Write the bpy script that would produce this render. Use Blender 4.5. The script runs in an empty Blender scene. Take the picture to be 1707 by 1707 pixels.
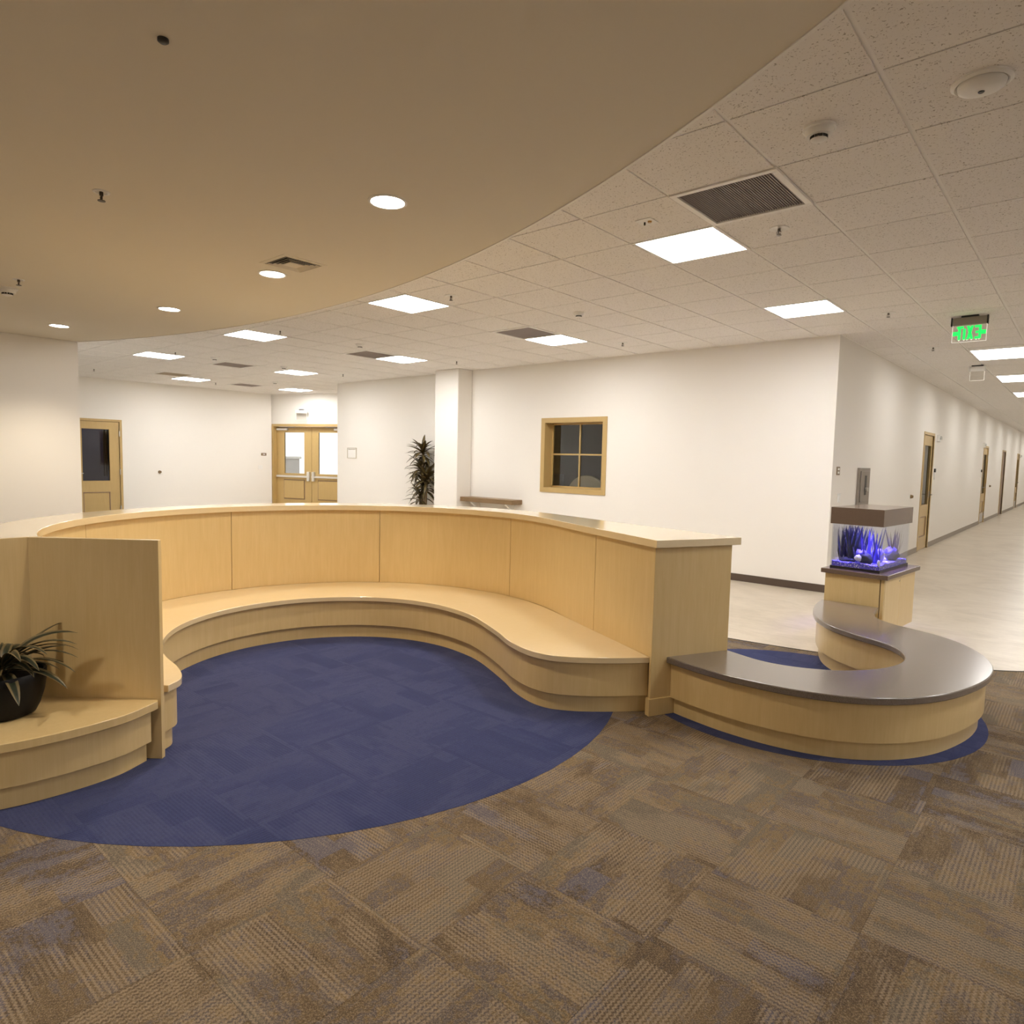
import bpy, bmesh, math, random
from mathutils import Vector, Matrix, noise as mnoise
rnd = random.Random(7)
SC = bpy.context.scene
COL = SC.collection
PI = math.pi

# ---------------------------------------------------------------- camera, world, exposure
CZ = 1.515
cam_d = bpy.data.cameras.new('camera'); cam = bpy.data.objects.new('camera', cam_d); COL.objects.link(cam)
yaw, pitch, roll = -.7135, -.0787, .0219
fw = Vector((math.sin(yaw)*math.cos(pitch), math.cos(yaw)*math.cos(pitch), math.sin(pitch)))
rt = Vector((math.cos(yaw), -math.sin(yaw), 0)); up = rt.cross(fw)
r2 = math.cos(roll)*rt+math.sin(roll)*up; u2 = -math.sin(roll)*rt+math.cos(roll)*up
cam.matrix_world = Matrix(((r2.x, u2.x, -fw.x, 0), (r2.y, u2.y, -fw.y, 0), (r2.z, u2.z, -fw.z, CZ), (0, 0, 0, 1)))
cam_d.sensor_fit = 'HORIZONTAL'; cam_d.sensor_width = 36; cam_d.lens = 36*1116.6/1707
cam_d.clip_start = .05; cam_d.clip_end = 200
SC.camera = cam
W = bpy.data.worlds.new('sky'); SC.world = W; W.use_nodes = True
W.node_tree.nodes['Background'].inputs[0].default_value = (1, .97, .93, 1)
W.node_tree.nodes['Background'].inputs[1].default_value = 1.3
SC.view_settings.view_transform = 'Standard'; SC.view_settings.look = 'None'
SC.view_settings.exposure = 0.70; SC.view_settings.gamma = 1; SC.view_settings.use_curve_mapping = False
SC.cycles.use_denoising = True
SC.cycles.max_bounces = 10; SC.cycles.diffuse_bounces = 6; SC.cycles.transparent_max_bounces = 16
SC.cycles.sample_clamp_indirect = 8; SC.cycles.caustics_reflective = False; SC.cycles.caustics_refractive = False
PANEL_E = 24.0        # emission of the 2x2 ceiling panels
DOWN_W = 60.0        # watts of each recessed downlight
LAMP = (1, .90, .76)

H = 3.0386; SOF = 2.74; T = .6096
GX, GY = -3.1702, 2.9540

# ---------------------------------------------------------------- helpers
def link(o, parent=None):
    COL.objects.link(o)
    if parent is not None: o.parent = parent
    return o
def props(o, label=None, cat=None, group=None, kind=None):
    if label: o['label'] = label
    if cat: o['category'] = cat
    if group: o['group'] = group
    if kind: o['kind'] = kind
    return o
def thing(name, label, cat, loc=(0, 0, 0), rz=0, group=None):
    o = bpy.data.objects.new(name, None); o.empty_display_size = .1; link(o)
    o.location = loc; o.rotation_euler = (0, 0, rz)
    return props(o, label, cat, group)
def fin(bm, name, mat, parent=None, smooth=None, bev=0, loc=None, kind=None, label=None):
    me = bpy.data.meshes.new(name)
    bmesh.ops.recalc_face_normals(bm, faces=bm.faces)
    bm.to_mesh(me); bm.free()
    if mat is not None: me.materials.append(mat)
    if smooth:
        me.shade_smooth(); me.set_sharp_from_angle(angle=math.radians(smooth))
    o = link(bpy.data.objects.new(name, me), parent)
    if loc is not None: o.location = loc
    if bev:
        b = o.modifiers.new('bevel', 'BEVEL'); b.width = bev; b.segments = 2; b.limit_method = 'ANGLE'; b.angle_limit = math.radians(50)
    if kind: o['kind'] = kind
    if label: o['label'] = label
    return o
def NB(): return bmesh.new()
def box(bm, x0, x1, y0, y1, z0, z1, M=None):
    vs = [bm.verts.new((x, y, z)) for x in (x0, x1) for y in (y0, y1) for z in (z0, z1)]
    for f in ((0, 1, 3, 2), (4, 6, 7, 5), (0, 4, 5, 1), (2, 3, 7, 6), (0, 2, 6, 4), (1, 5, 7, 3)):
        bm.faces.new([vs[i] for i in f])
    if M is not None:
        for v in vs: v.co = M @ v.co
    return vs
def prism(bm, poly, z0, z1):
    a = [bm.verts.new((p[0], p[1], z0)) for p in poly]; b = [bm.verts.new((p[0], p[1], z1)) for p in poly]
    n = len(poly)
    caps = [bm.faces.new(a[::-1]), bm.faces.new(b)]
    for i in range(n): bm.faces.new((a[i], a[(i+1) % n], b[(i+1) % n], b[i]))
def lathe(bm, prof, seg=24, c=(0, 0, 0), cap=True):
    rings = []
    for r, z in prof:
        if r < 1e-6: rings.append([bm.verts.new((c[0], c[1], c[2]+z))])
        else: rings.append([bm.verts.new((c[0]+r*math.cos(2*PI*k/seg), c[1]+r*math.sin(2*PI*k/seg), c[2]+z)) for k in range(seg)])
    for a, b in zip(rings, rings[1:]):
        for k in range(seg):
            k2 = (k+1) % seg
            if len(a) == 1 and len(b) == 1: continue
            if len(a) == 1: bm.faces.new((a[0], b[k], b[k2]))
            elif len(b) == 1: bm.faces.new((a[k], b[0], a[k2]))
            else: bm.faces.new((a[k], b[k], b[k2], a[k2]))
def tube(bm, pts, rad, seg=8):
    pts = [Vector(p) for p in pts]; rs = rad if isinstance(rad, (list, tuple)) else [rad]*len(pts)
    rings = []
    for i, p in enumerate(pts):
        d = (pts[min(i+1, len(pts)-1)]-pts[max(i-1, 0)]).normalized()
        a = d.cross(Vector((0, 0, 1)) if abs(d.z) < .9 else Vector((1, 0, 0))).normalized(); b = d.cross(a)
        rings.append([bm.verts.new(p+rs[i]*(math.cos(2*PI*k/seg)*a+math.sin(2*PI*k/seg)*b)) for k in range(seg)])
    for a, b in zip(rings, rings[1:]):
        for k in range(seg): bm.faces.new((a[k], a[(k+1) % seg], b[(k+1) % seg], b[k]))
    bm.faces.new(rings[0][::-1]); bm.faces.new(rings[-1])
def catmull(P, n=8):
    P = [Vector((p[0], p[1])) for p in P]; out = []
    Q = [2*P[0]-P[1]]+P+[2*P[-1]-P[-2]]
    for i in range(1, len(Q)-2):
        a, b, c, d = Q[i-1:i+3]
        for k in range(n):
            t = k/n
            out.append(.5*((2*b)+(c-a)*t+(2*a-5*b+4*c-d)*t*t+(3*b-a-3*c+d)*t*t*t))
    out.append(P[-1])
    return [(p.x, p.y) for p in out]
def arc(cx, cy, R, a0, a1, n):
    return [(cx+R*math.cos(math.radians(a0+(a1-a0)*k/n)), cy+R*math.sin(math.radians(a0+(a1-a0)*k/n))) for k in range(n+1)]
def offset(path, d, closed=False):   # to the left of travel for d>0
    out = []; n = len(path)
    for i in range(n):
        a = Vector(path[(i-1) % n] if closed else path[max(i-1, 0)]); b = Vector(path[(i+1) % n] if closed else path[min(i+1, n-1)])
        t = (b-a).normalized(); out.append((path[i][0]-t.y*d, path[i][1]+t.x*d))
    return out
def ribbon(path, d0, d1): return offset(path, d0)+offset(path, d1)[::-1]

# ---------------------------------------------------------------- materials
def mat(name, col=(.5, .5, .5), rough=.5, metal=0, spec=.5, coat=0, emit=None, es=0):
    m = bpy.data.materials.new(name); m.use_nodes = True; b = m.node_tree.nodes['Principled BSDF']
    b.inputs['Base Color'].default_value = (*col, 1); b.inputs['Roughness'].default_value = rough
    b.inputs['Metallic'].default_value = metal; b.inputs['Specular IOR Level'].default_value = spec
    b.inputs['Coat Weight'].default_value = coat; b.inputs['Coat Roughness'].default_value = .15
    if emit: b.inputs['Emission Color'].default_value = (*emit, 1); b.inputs['Emission Strength'].default_value = es
    return m
class NT:
    def __init__(s, m): s.t = m.node_tree; s.b = s.t.nodes['Principled BSDF']
    def n(s, ty, **kw):
        nd = s.t.nodes.new(ty)
        for k, v in kw.items():
            if k.startswith('_'): nd.inputs[k[1:].replace('_', ' ')].default_value = v
            else: setattr(nd, k, v)
        return nd
    def l(s, a, b): s.t.links.new(a, b)
    def math(s, op, a, b=None, c=None):
        nd = s.n('ShaderNodeMath', operation=op)
        for i, v in enumerate((a, b, c)):
            if v is None: continue
            if isinstance(v, (int, float)): nd.inputs[i].default_value = v
            else: s.l(v, nd.inputs[i])
        return nd.outputs[0]
    def ramp(s, fac, stops, interp='LINEAR'):
        nd = s.n('ShaderNodeValToRGB'); cr = nd.color_ramp; cr.interpolation = interp
        while len(cr.elements) < len(stops): cr.elements.new(.5)
        for e, (p, c) in zip(cr.elements, stops): e.position = p; e.color = (*c, 1)
        s.l(fac, nd.inputs[0]); return nd.outputs[0]
    def mix(s, fac, a, b, bt='MIX'):
        nd = s.n('ShaderNodeMix', data_type='RGBA', blend_type=bt)
        for i, v in ((0, fac), (6, a), (7, b)):
            if isinstance(v, (int, float)): nd.inputs[i].default_value = v
            elif isinstance(v, tuple): nd.inputs[i].default_value = (*v, 1)
            else: s.l(v, nd.inputs[i])
        return nd.outputs[2]
    def coords(s, scale=(1, 1, 1), kind='Object', rot=(0, 0, 0), add=None):
        tc = s.n('ShaderNodeTexCoord'); mp = s.n('ShaderNodeMapping'); mp.inputs['Scale'].default_value = scale; mp.inputs['Rotation'].default_value = rot
        s.l(tc.outputs[kind], mp.inputs[0])
        if add is not None: s.l(add, mp.inputs['Location'])
        return mp.outputs[0]
    def noise(s, vec, scale, detail=3, rough=.5, dist=0):
        nd = s.n('ShaderNodeTexNoise', _Scale=scale, _Detail=detail, _Roughness=rough, _Distortion=dist); s.l(vec, nd.inputs['Vector']); return nd.outputs['Fac']
    def bump(s, h, strength, dist=.01):
        nd = s.n('ShaderNodeBump', _Strength=strength, _Distance=dist); s.l(h, nd.inputs['Height']); s.l(nd.outputs[0], s.b.inputs['Normal'])

def wood(name, a, b, rough=.32, stretch=(9, 9, .9), coat=.25):
    m = mat(name, a, rough, coat=coat); t = NT(m)
    v = t.coords(stretch, 'Object'); n1 = t.noise(v, 3.2, 6, .62, .6)
    v2 = t.coords((stretch[0]*7, stretch[1]*7, stretch[2]*1.4)); n2 = t.noise(v2, 4, 3, .6)
    v3 = t.coords((1, 1, 1)); n3 = t.noise(v3, 1.1, 2)
    f = t.math('ADD', t.math('MULTIPLY', n1, .62), t.math('MULTIPLY', n2, .38))
    c = t.ramp(f, ((.3, b), (.5, tuple((x+y)/2 for x, y in zip(a, b))), (.68, a)))
    c = t.mix(t.math('MULTIPLY', n3, .25), c, b)
    t.l(c, t.b.inputs['Base Color'])
    t.l(t.math('ADD', t.math('MULTIPLY', n2, .12), rough-.06), t.b.inputs['Roughness'])
    return m
M_wood = wood('maple_veneer', (.70, .525, .265), (.62, .45, .205))
M_woodtop = wood('maple_lit_top', (.75, .60, .37), (.71, .56, .32), .30, (1.2, 1.2, 1.2), 1.0)  # paler copy of the maple: glare and overhead light put into the colour
for l_ in list(M_woodtop.node_tree.links):
    if l_.to_socket.name == 'Roughness': M_woodtop.node_tree.links.remove(l_)
_b = M_woodtop.node_tree.nodes['Principled BSDF']; _b.inputs['Roughness'].default_value = .3; _b.inputs['Coat Roughness'].default_value = .07; _b.inputs['Coat IOR'].default_value = 1.7
M_door = wood('door_maple', (.58, .41, .17), (.52, .36, .14), .4)
M_frame = wood('frame_paint', (.55, .385, .155), (.51, .35, .135), .42)
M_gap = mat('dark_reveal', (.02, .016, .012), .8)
def wallmat(name, c):
    m = mat(name, c, .85, spec=.25); t = NT(m); v = t.coords(kind='Object'); n = t.noise(v, 260, 3, .6); t.bump(n, .06, .002)
    n2 = t.noise(v, .7, 2); t.l(t.mix(t.math('MULTIPLY', n2, .10), c, tuple(x*.93 for x in c)), t.b.inputs['Base Color']); return m
M_wall = wallmat('wall_paint', (.86, .83, .78))
M_soffit = wallmat('soffit_paint', (.82, .77, .66))
M_white = mat('white_plastic', (.84, .83, .80), .35)
M_tbar = mat('grid_white', (.88, .86, .83), .4)
M_lframe = mat('troffer_frame', (.8, .78, .74), .4)
M_panel = mat('lit_diffuser', (.9, .9, .88), .5, emit=(1, .985, .965), es=PANEL_E)
M_panel2 = mat('lit_diffuser_hall', (.9, .9, .88), .5, emit=(1, .98, .95), es=PANEL_E*.34)
M_down = mat('lit_lens', (.9, .9, .88), .5, emit=(1, .95, .85), es=30)
M_black = mat('black_plastic', (.012, .011, .012), .35)
M_dark = mat('dark_metal', (.05, .045, .04), .45, .4)
M_steel = mat('brushed_steel', (.5, .48, .45), .33, 1); M_steel2 = mat('dull_steel', (.30, .265, .23), .45, .6)
M_brass = mat('sprinkler_metal', (.12, .10, .08), .35, .8)
M_bb_brown = mat('brown_rubber_base', (.085, .058, .042), .5)
M_bb_grey = mat('grey_rubber_base', (.30, .26, .215), .5)
M_plate = mat('bronze_plate', (.20, .13, .06), .4, .3)

m = M_tile = mat('ceiling_tile', (.62, .57, .51), .95, spec=.1); t = NT(m)
oi = t.n('ShaderNodeObjectInfo'); v = t.coords((1, 1, 1), add=t.math('MULTIPLY', oi.outputs['Random'], 31.0))
n = t.noise(v, 95, 2, .65, .7); n2 = t.noise(v, 34, 3, .7)
sp = t.math('MULTIPLY', t.math('GREATER_THAN', n, .635), 1)
fac = t.math('MULTIPLY', sp, t.math('GREATER_THAN', n2, .40))
t.l(t.mix(fac, (.86, .835, .81), (.42, .385, .345)), t.b.inputs['Base Color']); t.bump(t.math('SUBTRACT', n2, fac), .35, .004)

def stone(name, base, rough):
    m = mat(name, base, rough, spec=.5); t = NT(m); v = t.coords()
    n = t.noise(v, 420, 2, .7); n2 = t.noise(v, 230, 2, .6)
    c = t.ramp(n, ((.36, tuple(x*.35 for x in base)), (.5, base), (.62, base), (.70, tuple(min(1, x*2.6) for x in base))))
    c = t.mix(t.math('MULTIPLY', n2, .4), c, (base[0]*1.3, base[1]*1.05, base[2]*.8))
    t.l(c, t.b.inputs['Base Color']); return m
M_stone = stone('speckled_solid_surface', (.165, .14, .122), .24)
M_stone2 = stone('speckled_canopy', (.14, .10, .078), .16)

# vinyl
M_stone.node_tree.nodes['Principled BSDF'].inputs['Coat Weight'].default_value = .7
m = M_vinyl = mat('vinyl_floor', (.6, .52, .4), .3); t = NT(m); v = t.coords((1, 1, 1)); v2 = t.coords((.5, 3.5, 1), rot=(0, 0, .3))
n = t.noise(v, 1.4, 6, .65, 1.2); n2 = t.noise(v2, 7, 5, .7, 1.5)
c = t.ramp(t.math('ADD', t.math('MULTIPLY', n, .5), t.math('MULTIPLY', n2, .5)), ((.35, (.43, .365, .275)), (.5, (.55, .475, .375)), (.66, (.65, .58, .47))))
t.l(c, t.b.inputs['Base Color']); t.l(t.math('ADD', t.math('MULTIPLY', n2, .2), .22), t.b.inputs['Roughness'])

# carpet tiles: quarter-turned ribbed loop pile, colour drifting in blocks inside each tile
def carpet(name, cols, ribc, blue=False):
    m = mat(name, cols[0], .97, spec=.08); t = NT(m)
    oi = t.n('ShaderNodeObjectInfo'); rn = oi.outputs['Random']
    tc = t.n('ShaderNodeTexCoord'); sx = t.n('ShaderNodeSeparateXYZ'); t.l(tc.outputs['Object'], sx.inputs[0])
    seed = t.math('MULTIPLY', rn, 57.0)
    def combo(x, y, z):
        c = t.n('ShaderNodeCombineXYZ')
        for i, q in enumerate((x, y, z)):
            if isinstance(q, (int, float)): c.inputs[i].default_value = q
            else: t.l(q, c.inputs[i])
        return c.outputs[0]
    X, Y = sx.outputs[0], sx.outputs[1]
    # stepped bands across the ribs, broken into long blocks along them
    bx = t.math('FLOOR', t.math('MULTIPLY', X, 9.0)); by = t.math('FLOOR', t.math('MULTIPLY', t.math('ADD', Y, t.math('MULTIPLY', bx, .23)), 3.4))
    wn = t.n('ShaderNodeTexWhiteNoise', noise_dimensions='3D'); t.l(combo(bx, by, seed), wn.inputs['Vector'])
    soft = t.noise(combo(t.math('MULTIPLY', X, 3.0), t.math('MULTIPLY', Y, .9), seed), 2.2, 3, .6)
    fine = t.noise(combo(X, Y, seed), 240, 2, .8)
    mid = t.noise(combo(X, Y, seed), 40, 3, .7)
    f = t.math('ADD', t.math('MULTIPLY', t.math('SUBTRACT', wn.outputs['Value'], .5), .26), t.math('ADD', t.math('MULTIPLY', soft, .72), t.math('MULTIPLY', mid, .28)))
    f = t.math('ADD', f, t.math('MULTIPLY', t.math('SUBTRACT', rn, .5), .24))
    k = len(cols); c = t.ramp(f, [(.32+.36*i/(k-1), cc) for i, cc in enumerate(cols)])
    wob = t.math('MULTIPLY', t.math('SINE', t.math('MULTIPLY', Y, 430 if not blue else 500)), .9)
    rib = t.math('SINE', t.math('ADD', t.math('MULTIPLY', X, 2*PI/.0155), wob))
    rib = t.math('ADD', t.math('MULTIPLY', rib, .5), .5)
    sepc = t.n('ShaderNodeSeparateColor'); t.l(wn.outputs['Color'], sepc.inputs[0])
    pres = t.ramp(t.math('ADD', t.noise(combo(t.math('MULTIPLY', X, 2.5), Y, t.math('ADD', seed, 9.0)), 2.6, 2), t.math('MULTIPLY', t.math('SUBTRACT', sepc.outputs[1], .5), .22)), ((.46, (.12, .12, .12)), (.54, (1, 1, 1))))
    amt = t.math('MULTIPLY', t.math('MULTIPLY', rib, pres), .72 if not blue else .25)
    c = t.mix(amt, c, ribc)
    c = t.mix(t.math('MULTIPLY', t.math('GREATER_THAN', fine, .55), .33), c, tuple(x*1.5 for x in ribc) if not blue else tuple(x*1.25 for x in cols[0]))
    c = t.mix(t.math('MULTIPLY', t.math('LESS_THAN', fine, .43), .33), c, tuple(x*.30 for x in cols[0]))
    t.l(c, t.b.inputs['Base Color'])
    t.bump(t.math('ADD', t.math('MULTIPLY', rib, .6), fine), .5, .004)
    t.b.inputs['Sheen Weight'].default_value = .05
    t.b.inputs['Sheen Roughness'].default_value = .6
    return m
M_carpet = carpet('brown_carpet_tile', [(.095, .085, .10), (.070, .046, .025), (.10, .066, .033), (.135, .090, .044), (.095, .078, .072), (.175, .115, .050), (.12, .097, .068)], (.275, .205, .135))
M_blue = carpet('blue_carpet_tile', [(.027, .035, .100), (.034, .042, .114), (.048, .056, .128), (.031, .039, .106)], (.050, .058, .130), True)

def glassmat(name, tint=(1, 1, 1), refl=.10, rough=0.0):
    m = bpy.data.materials.new(name); m.use_nodes = True; nt = m.node_tree; nt.nodes.clear()
    o = nt.nodes.new('ShaderNodeOutputMaterial'); mx = nt.nodes.new('ShaderNodeMixShader'); tr = nt.nodes.new('ShaderNodeBsdfTransparent'); gl = nt.nodes.new('ShaderNodeBsdfGlossy')
    tr.inputs[0].default_value = (*tint, 1); gl.inputs['Roughness'].default_value = rough
    lw = nt.nodes.new('ShaderNodeFresnel'); lw.inputs[0].default_value = 1.5
    mm = nt.nodes.new('ShaderNodeMath'); mm.operation = 'MULTIPLY'; mm.inputs[1].default_value = refl*10
    nt.links.new(lw.outputs[0], mm.inputs[0]); nt.links.new(mm.outputs[0], mx.inputs[0])
    nt.links.new(tr.outputs[0], mx.inputs[1]); nt.links.new(gl.outputs[0], mx.inputs[2]); nt.links.new(mx.outputs[0], o.inputs[0])
    return m
M_glass = glassmat('window_glass', (.9, .92, .92), .1)
M_tank = glassmat('tank_glass', (.98, .99, 1), .03)
M_water = glassmat('water', (.96, .97, 1.0), .015)

# ---------------------------------------------------------------- FLOOR
floor = bpy.data.objects.new('floor', None); link(floor); props(floor, kind='structure')
bm = NB(); box(bm, -18, 6, -5, 48, -.12, -.012); fin(bm, 'subfloor', mat('concrete', (.2, .19, .17), .9), floor)
BC, BR = (-3.9875, 2.546), 2.071       # large blue circle
DC, DR = (-1.405, 4.543), 1.0515       # small blue disc under the stone bench
vin_edge = catmull([(-17, 5.75), (-12, 5.7), (-8, 5.6), (-4.5, 5.52), (-3.2, 5.53), (-2.31, 5.59), (-1.59, 5.70), (-1.0, 5.88), (-.48, 6.16), (-.2, 6.40), (.3, 7.0), (.8, 7.9), (1.3, 9.2)], 6)
bm = NB(); prism(bm, vin_edge+[(1.3, 47), (-2.5, 47), (-2.5, 10.6), (-17, 10.6)], -.012, .0015)
fin(bm, 'vinyl_sheet', M_vinyl, floor, label='beige mottled sheet vinyl')
bm = NB(); prism(bm, ribbon(vin_edge, -.006, .006), -.002, .0026); fin(bm, 'edge_strip', M_gap, floor)
def vin_y(x):
    for a, b in zip(vin_edge, vin_edge[1:]):
        if a[0] <= x <= b[0]: return a[1]+(b[1]-a[1])*(x-a[0])/(b[0]-a[0]+1e-9)
    return -9 if x > 0 else 5.7
def clip_disc(poly, c, R, n=72):
    # convex polygon clipped by a convex disc (Sutherland-Hodgman against its chords)
    for k in range(n):
        a = (c[0]+R*math.cos(2*PI*k/n), c[1]+R*math.sin(2*PI*k/n)); b = (c[0]+R*math.cos(2*PI*(k+1)/n), c[1]+R*math.sin(2*PI*(k+1)/n))
        out = []; m_ = len(poly)
        side = lambda p: (b[0]-a[0])*(p[1]-a[1])-(b[1]-a[1])*(p[0]-a[0])
        for i in range(m_):
            p, q = poly[i], poly[(i+1) % m_]; sp_, sq = side(p), side(q)
            if sp_ >= 0: out.append(p)
            if (sp_ >= 0) != (sq >= 0):
                u = sp_/(sp_-sq); out.append((p[0]+(q[0]-p[0])*u, p[1]+(q[1]-p[1])*u))
        poly = out
        if len(poly) < 3: return []
    return poly
TX, TY, TS = -.475, .83, .5
def tilemesh(nm, mt, s=.24975):
    bm = NB(); e = .0006
    prism(bm, [(-s, -s), (s, -s), (s, s), (-s, s)], -.006, -e)
    prism(bm, [(-s+e, -s+e), (s-e, -s+e), (s-e, s-e), (-s+e, s-e)], -e, 0)
    me = bpy.data.meshes.new(nm); bm.to_mesh(me); bm.free(); me.materials.append(mt); return me
tm = tilemesh('carpet_tile', M_carpet)
ntile = 0; far_tiles = NB()
cand = []
for i in range(-30, 12):
    for j in range(-12, 16):
        cx, cy = TX+(i+.5)*TS, TY+(j+.5)*TS
        if cx < -8.8 or cx > 5.9 or cy < -4.4: continue
        if cy-.25 > max(vin_y(cx-.25), vin_y(cx+.25))+.02 and cx < 1.3: continue
        if all(math.hypot(cx+a-BC[0], cy+b-BC[1]) < BR-.01 for a in (-.25, .25) for b in (-.25, .25)): continue
        if all(math.hypot(cx+a-DC[0], cy+b-DC[1]) < DR-.01 for a in (-.25, .25) for b in (-.25, .25)): continue
        # is it in view?
        d = Vector((cx, cy, -CZ)); z = d.dot(fw)
        vis = z > .3 and abs(d.dot(r2)/z) < .95 and abs(d.dot(u2)/z) < .95
        cand.append((not vis, d.length, cx, cy, (i+j) % 2))
cand.sort()
for k, (nv, dist, cx, cy, q) in enumerate(cand):
    if not nv and k < 290:
        o = bpy.data.objects.new('carpet_tile', tm); link(o, floor); o.location = (cx, cy, 0); o.rotation_euler = (0, 0, (q+2*rnd.randint(0, 1))*PI/2)
    else:
        prism(far_tiles, [(cx-.249, cy-.249), (cx+.249, cy-.249), (cx+.249, cy+.249), (cx-.249, cy+.249)], -.006, 0)
fin(far_tiles, 'carpet_field', M_carpet, floor, kind='stuff')
for cc, RR in ((BC, BR), (DC, DR)):
    for i in range(-20, 6):
        for j in range(-4, 14):
            cx, cy = TX+(i+.5)*TS, TY+(j+.5)*TS; s = .2498
            if math.hypot(cx-cc[0], cy-cc[1]) > RR+.4: continue
            q = clip_disc([(cx-s, cy-s), (cx+s, cy-s), (cx+s, cy+s), (cx-s, cy+s)], cc, RR)
            if len(q) < 3: continue
            ang = ((i+j) % 2)*PI/2; R_ = Matrix.Rotation(-ang, 2)
            loc = [tuple(R_ @ Vector((p[0]-cx, p[1]-cy))) for p in q]
            # drop degenerate neighbours
            ll = [p for n_, p in enumerate(loc) if (Vector(p)-Vector(loc[n_-1])).length > 1e-4]
            if len(ll) < 3: continue
            bm = NB(); prism(bm, ll, -.004, .0012)
            o = fin(bm, 'blue_carpet_tile', M_blue, floor, loc=(cx, cy, 0)); o.rotation_euler = (0, 0, ang)

# ---------------------------------------------------------------- WALLS
def wall(name, *boxes, mt=None):
    bm = NB()
    for b in boxes: box(bm, *b)
    return props(fin(bm, name, mt or M_wall), kind='structure')
ZT = H+.06
# main back wall with the office window hole
WX0, WX1, WZ0, WZ1 = -6.668, -5.555, 1.068, 2.112
wall('wall_back', (-12.33, WX0, 8.46, 8.72, 0, ZT), (WX1, -2.338, 8.46, 8.72, 0, ZT), (WX0, WX1, 8.46, 8.72, 0, WZ0), (WX0, WX1, 8.46, 8.72, WZ1, ZT))
bm = NB(); box(bm, -8.88, -8.30, 8.115, 8.46, 0, H); props(fin(bm, 'wall_pilaster', M_wall, bev=.012), kind='structure')
# corridor wall with door holes
D = [(13.93, 14.85), (22.46, 23.44), (27.42, 28.42), (33.0, 33.98), (38.6, 39.6)]
bs = []; y = 8.72; XC = -2.338
for a, b in D:
    bs.append((XC-.2, XC, y, a, 0, ZT)); bs.append((XC-.2, XC, a, b, 2.12, ZT)); y = b
bs.append((XC-.2, XC, y, 47, 0, ZT))
wall('wall_corridor', *bs)
wall('wall_corridor_right', (.75, .95, 9.3, 47, 0, ZT)); wall('wall_corridor_end', (-2.6, .95, 47, 47.2, 0, ZT))
wall('wall_right', (5.6, 5.8, -4.6, 9.5, 0, ZT)); wall('wall_front', (-9.1, 5.8, -4.8, -4.6, 0, ZT)); wall('wall_east_return', (.75, 5.8, 9.3, 9.5, 0, ZT))
wall('wall_left', (-9.1, -8.866, -4.7, 2.6, 0, ZT)); wall('wall_left_return', (-16.2, -9.1, 2.36, 2.6, 0, ZT))
LX = -16.1; DL0, DL1 = 4.56, 5.47
wall('wall_far_left', (LX-.2, LX, 2.4, DL0, 0, ZT), (LX-.2, LX, DL1, 9.05, 0, ZT), (LX-.2, LX, DL0, DL1, 2.14, ZT))
# angled wall with the double doors
A = Vector((-16.14, 9.07, 0)); ang = math.atan2(.71, 1.91)
MD = Matrix.Translation(A) @ Matrix.Rotation(ang, 4, 'Z')       # local: x along the wall, y away from the lobby
bm = NB()
for b in ((-.3, .06, 0, .22, 0, ZT), (2.27, 3.2, 0, .22, 0, ZT), (.06, 2.27, 0, .22, 2.24, ZT)): box(bm, *b, M=MD)
props(fin(bm, 'wall_door_bay', M_wall), kind='structure')
wall('wall_bay_return', (-12.33, -12.1, 8.72, 10.6, 0, ZT), (-13.4, -12.1, 10.2, 10.5, 0, ZT))
# baseboards
def base(name, x0, x1, y0, y1, mt): bm = NB(); box(bm, x0, x1, y0, y1, .0015, .095); props(fin(bm, name, mt, bev=.003), kind='structure')
base('baseboard_back', -12.3, -2.332, 8.452, 8.46, M_bb_brown)
base('baseboard_left', -8.866, -8.858, -4.6, 2.6, M_bb_brown); base('baseboard_far_left', LX, LX+.008, 5.6, 9.05, M_bb_brown)
ys = [8.455]+[q for a, b in D for q in (a-.06, b+.06)]+[47]
bm = NB()
for k in range(0, len(ys), 2): box(bm, XC, XC+.008, ys[k], ys[k+1], .0015, .095)
props(fin(bm, 'baseboard_corridor', M_bb_grey), kind='structure')

# ---------------------------------------------------------------- CEILING
ceil = bpy.data.objects.new('ceiling', None); link(ceil); props(ceil, kind='structure')
bm = NB(); box(bm, -17, 6, -5, 48, H+.06, H+.16); fin(bm, 'plenum_deck', M_white, ceil)
SCX, SCY, SR = -5.337, -6.035, 9.315
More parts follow.
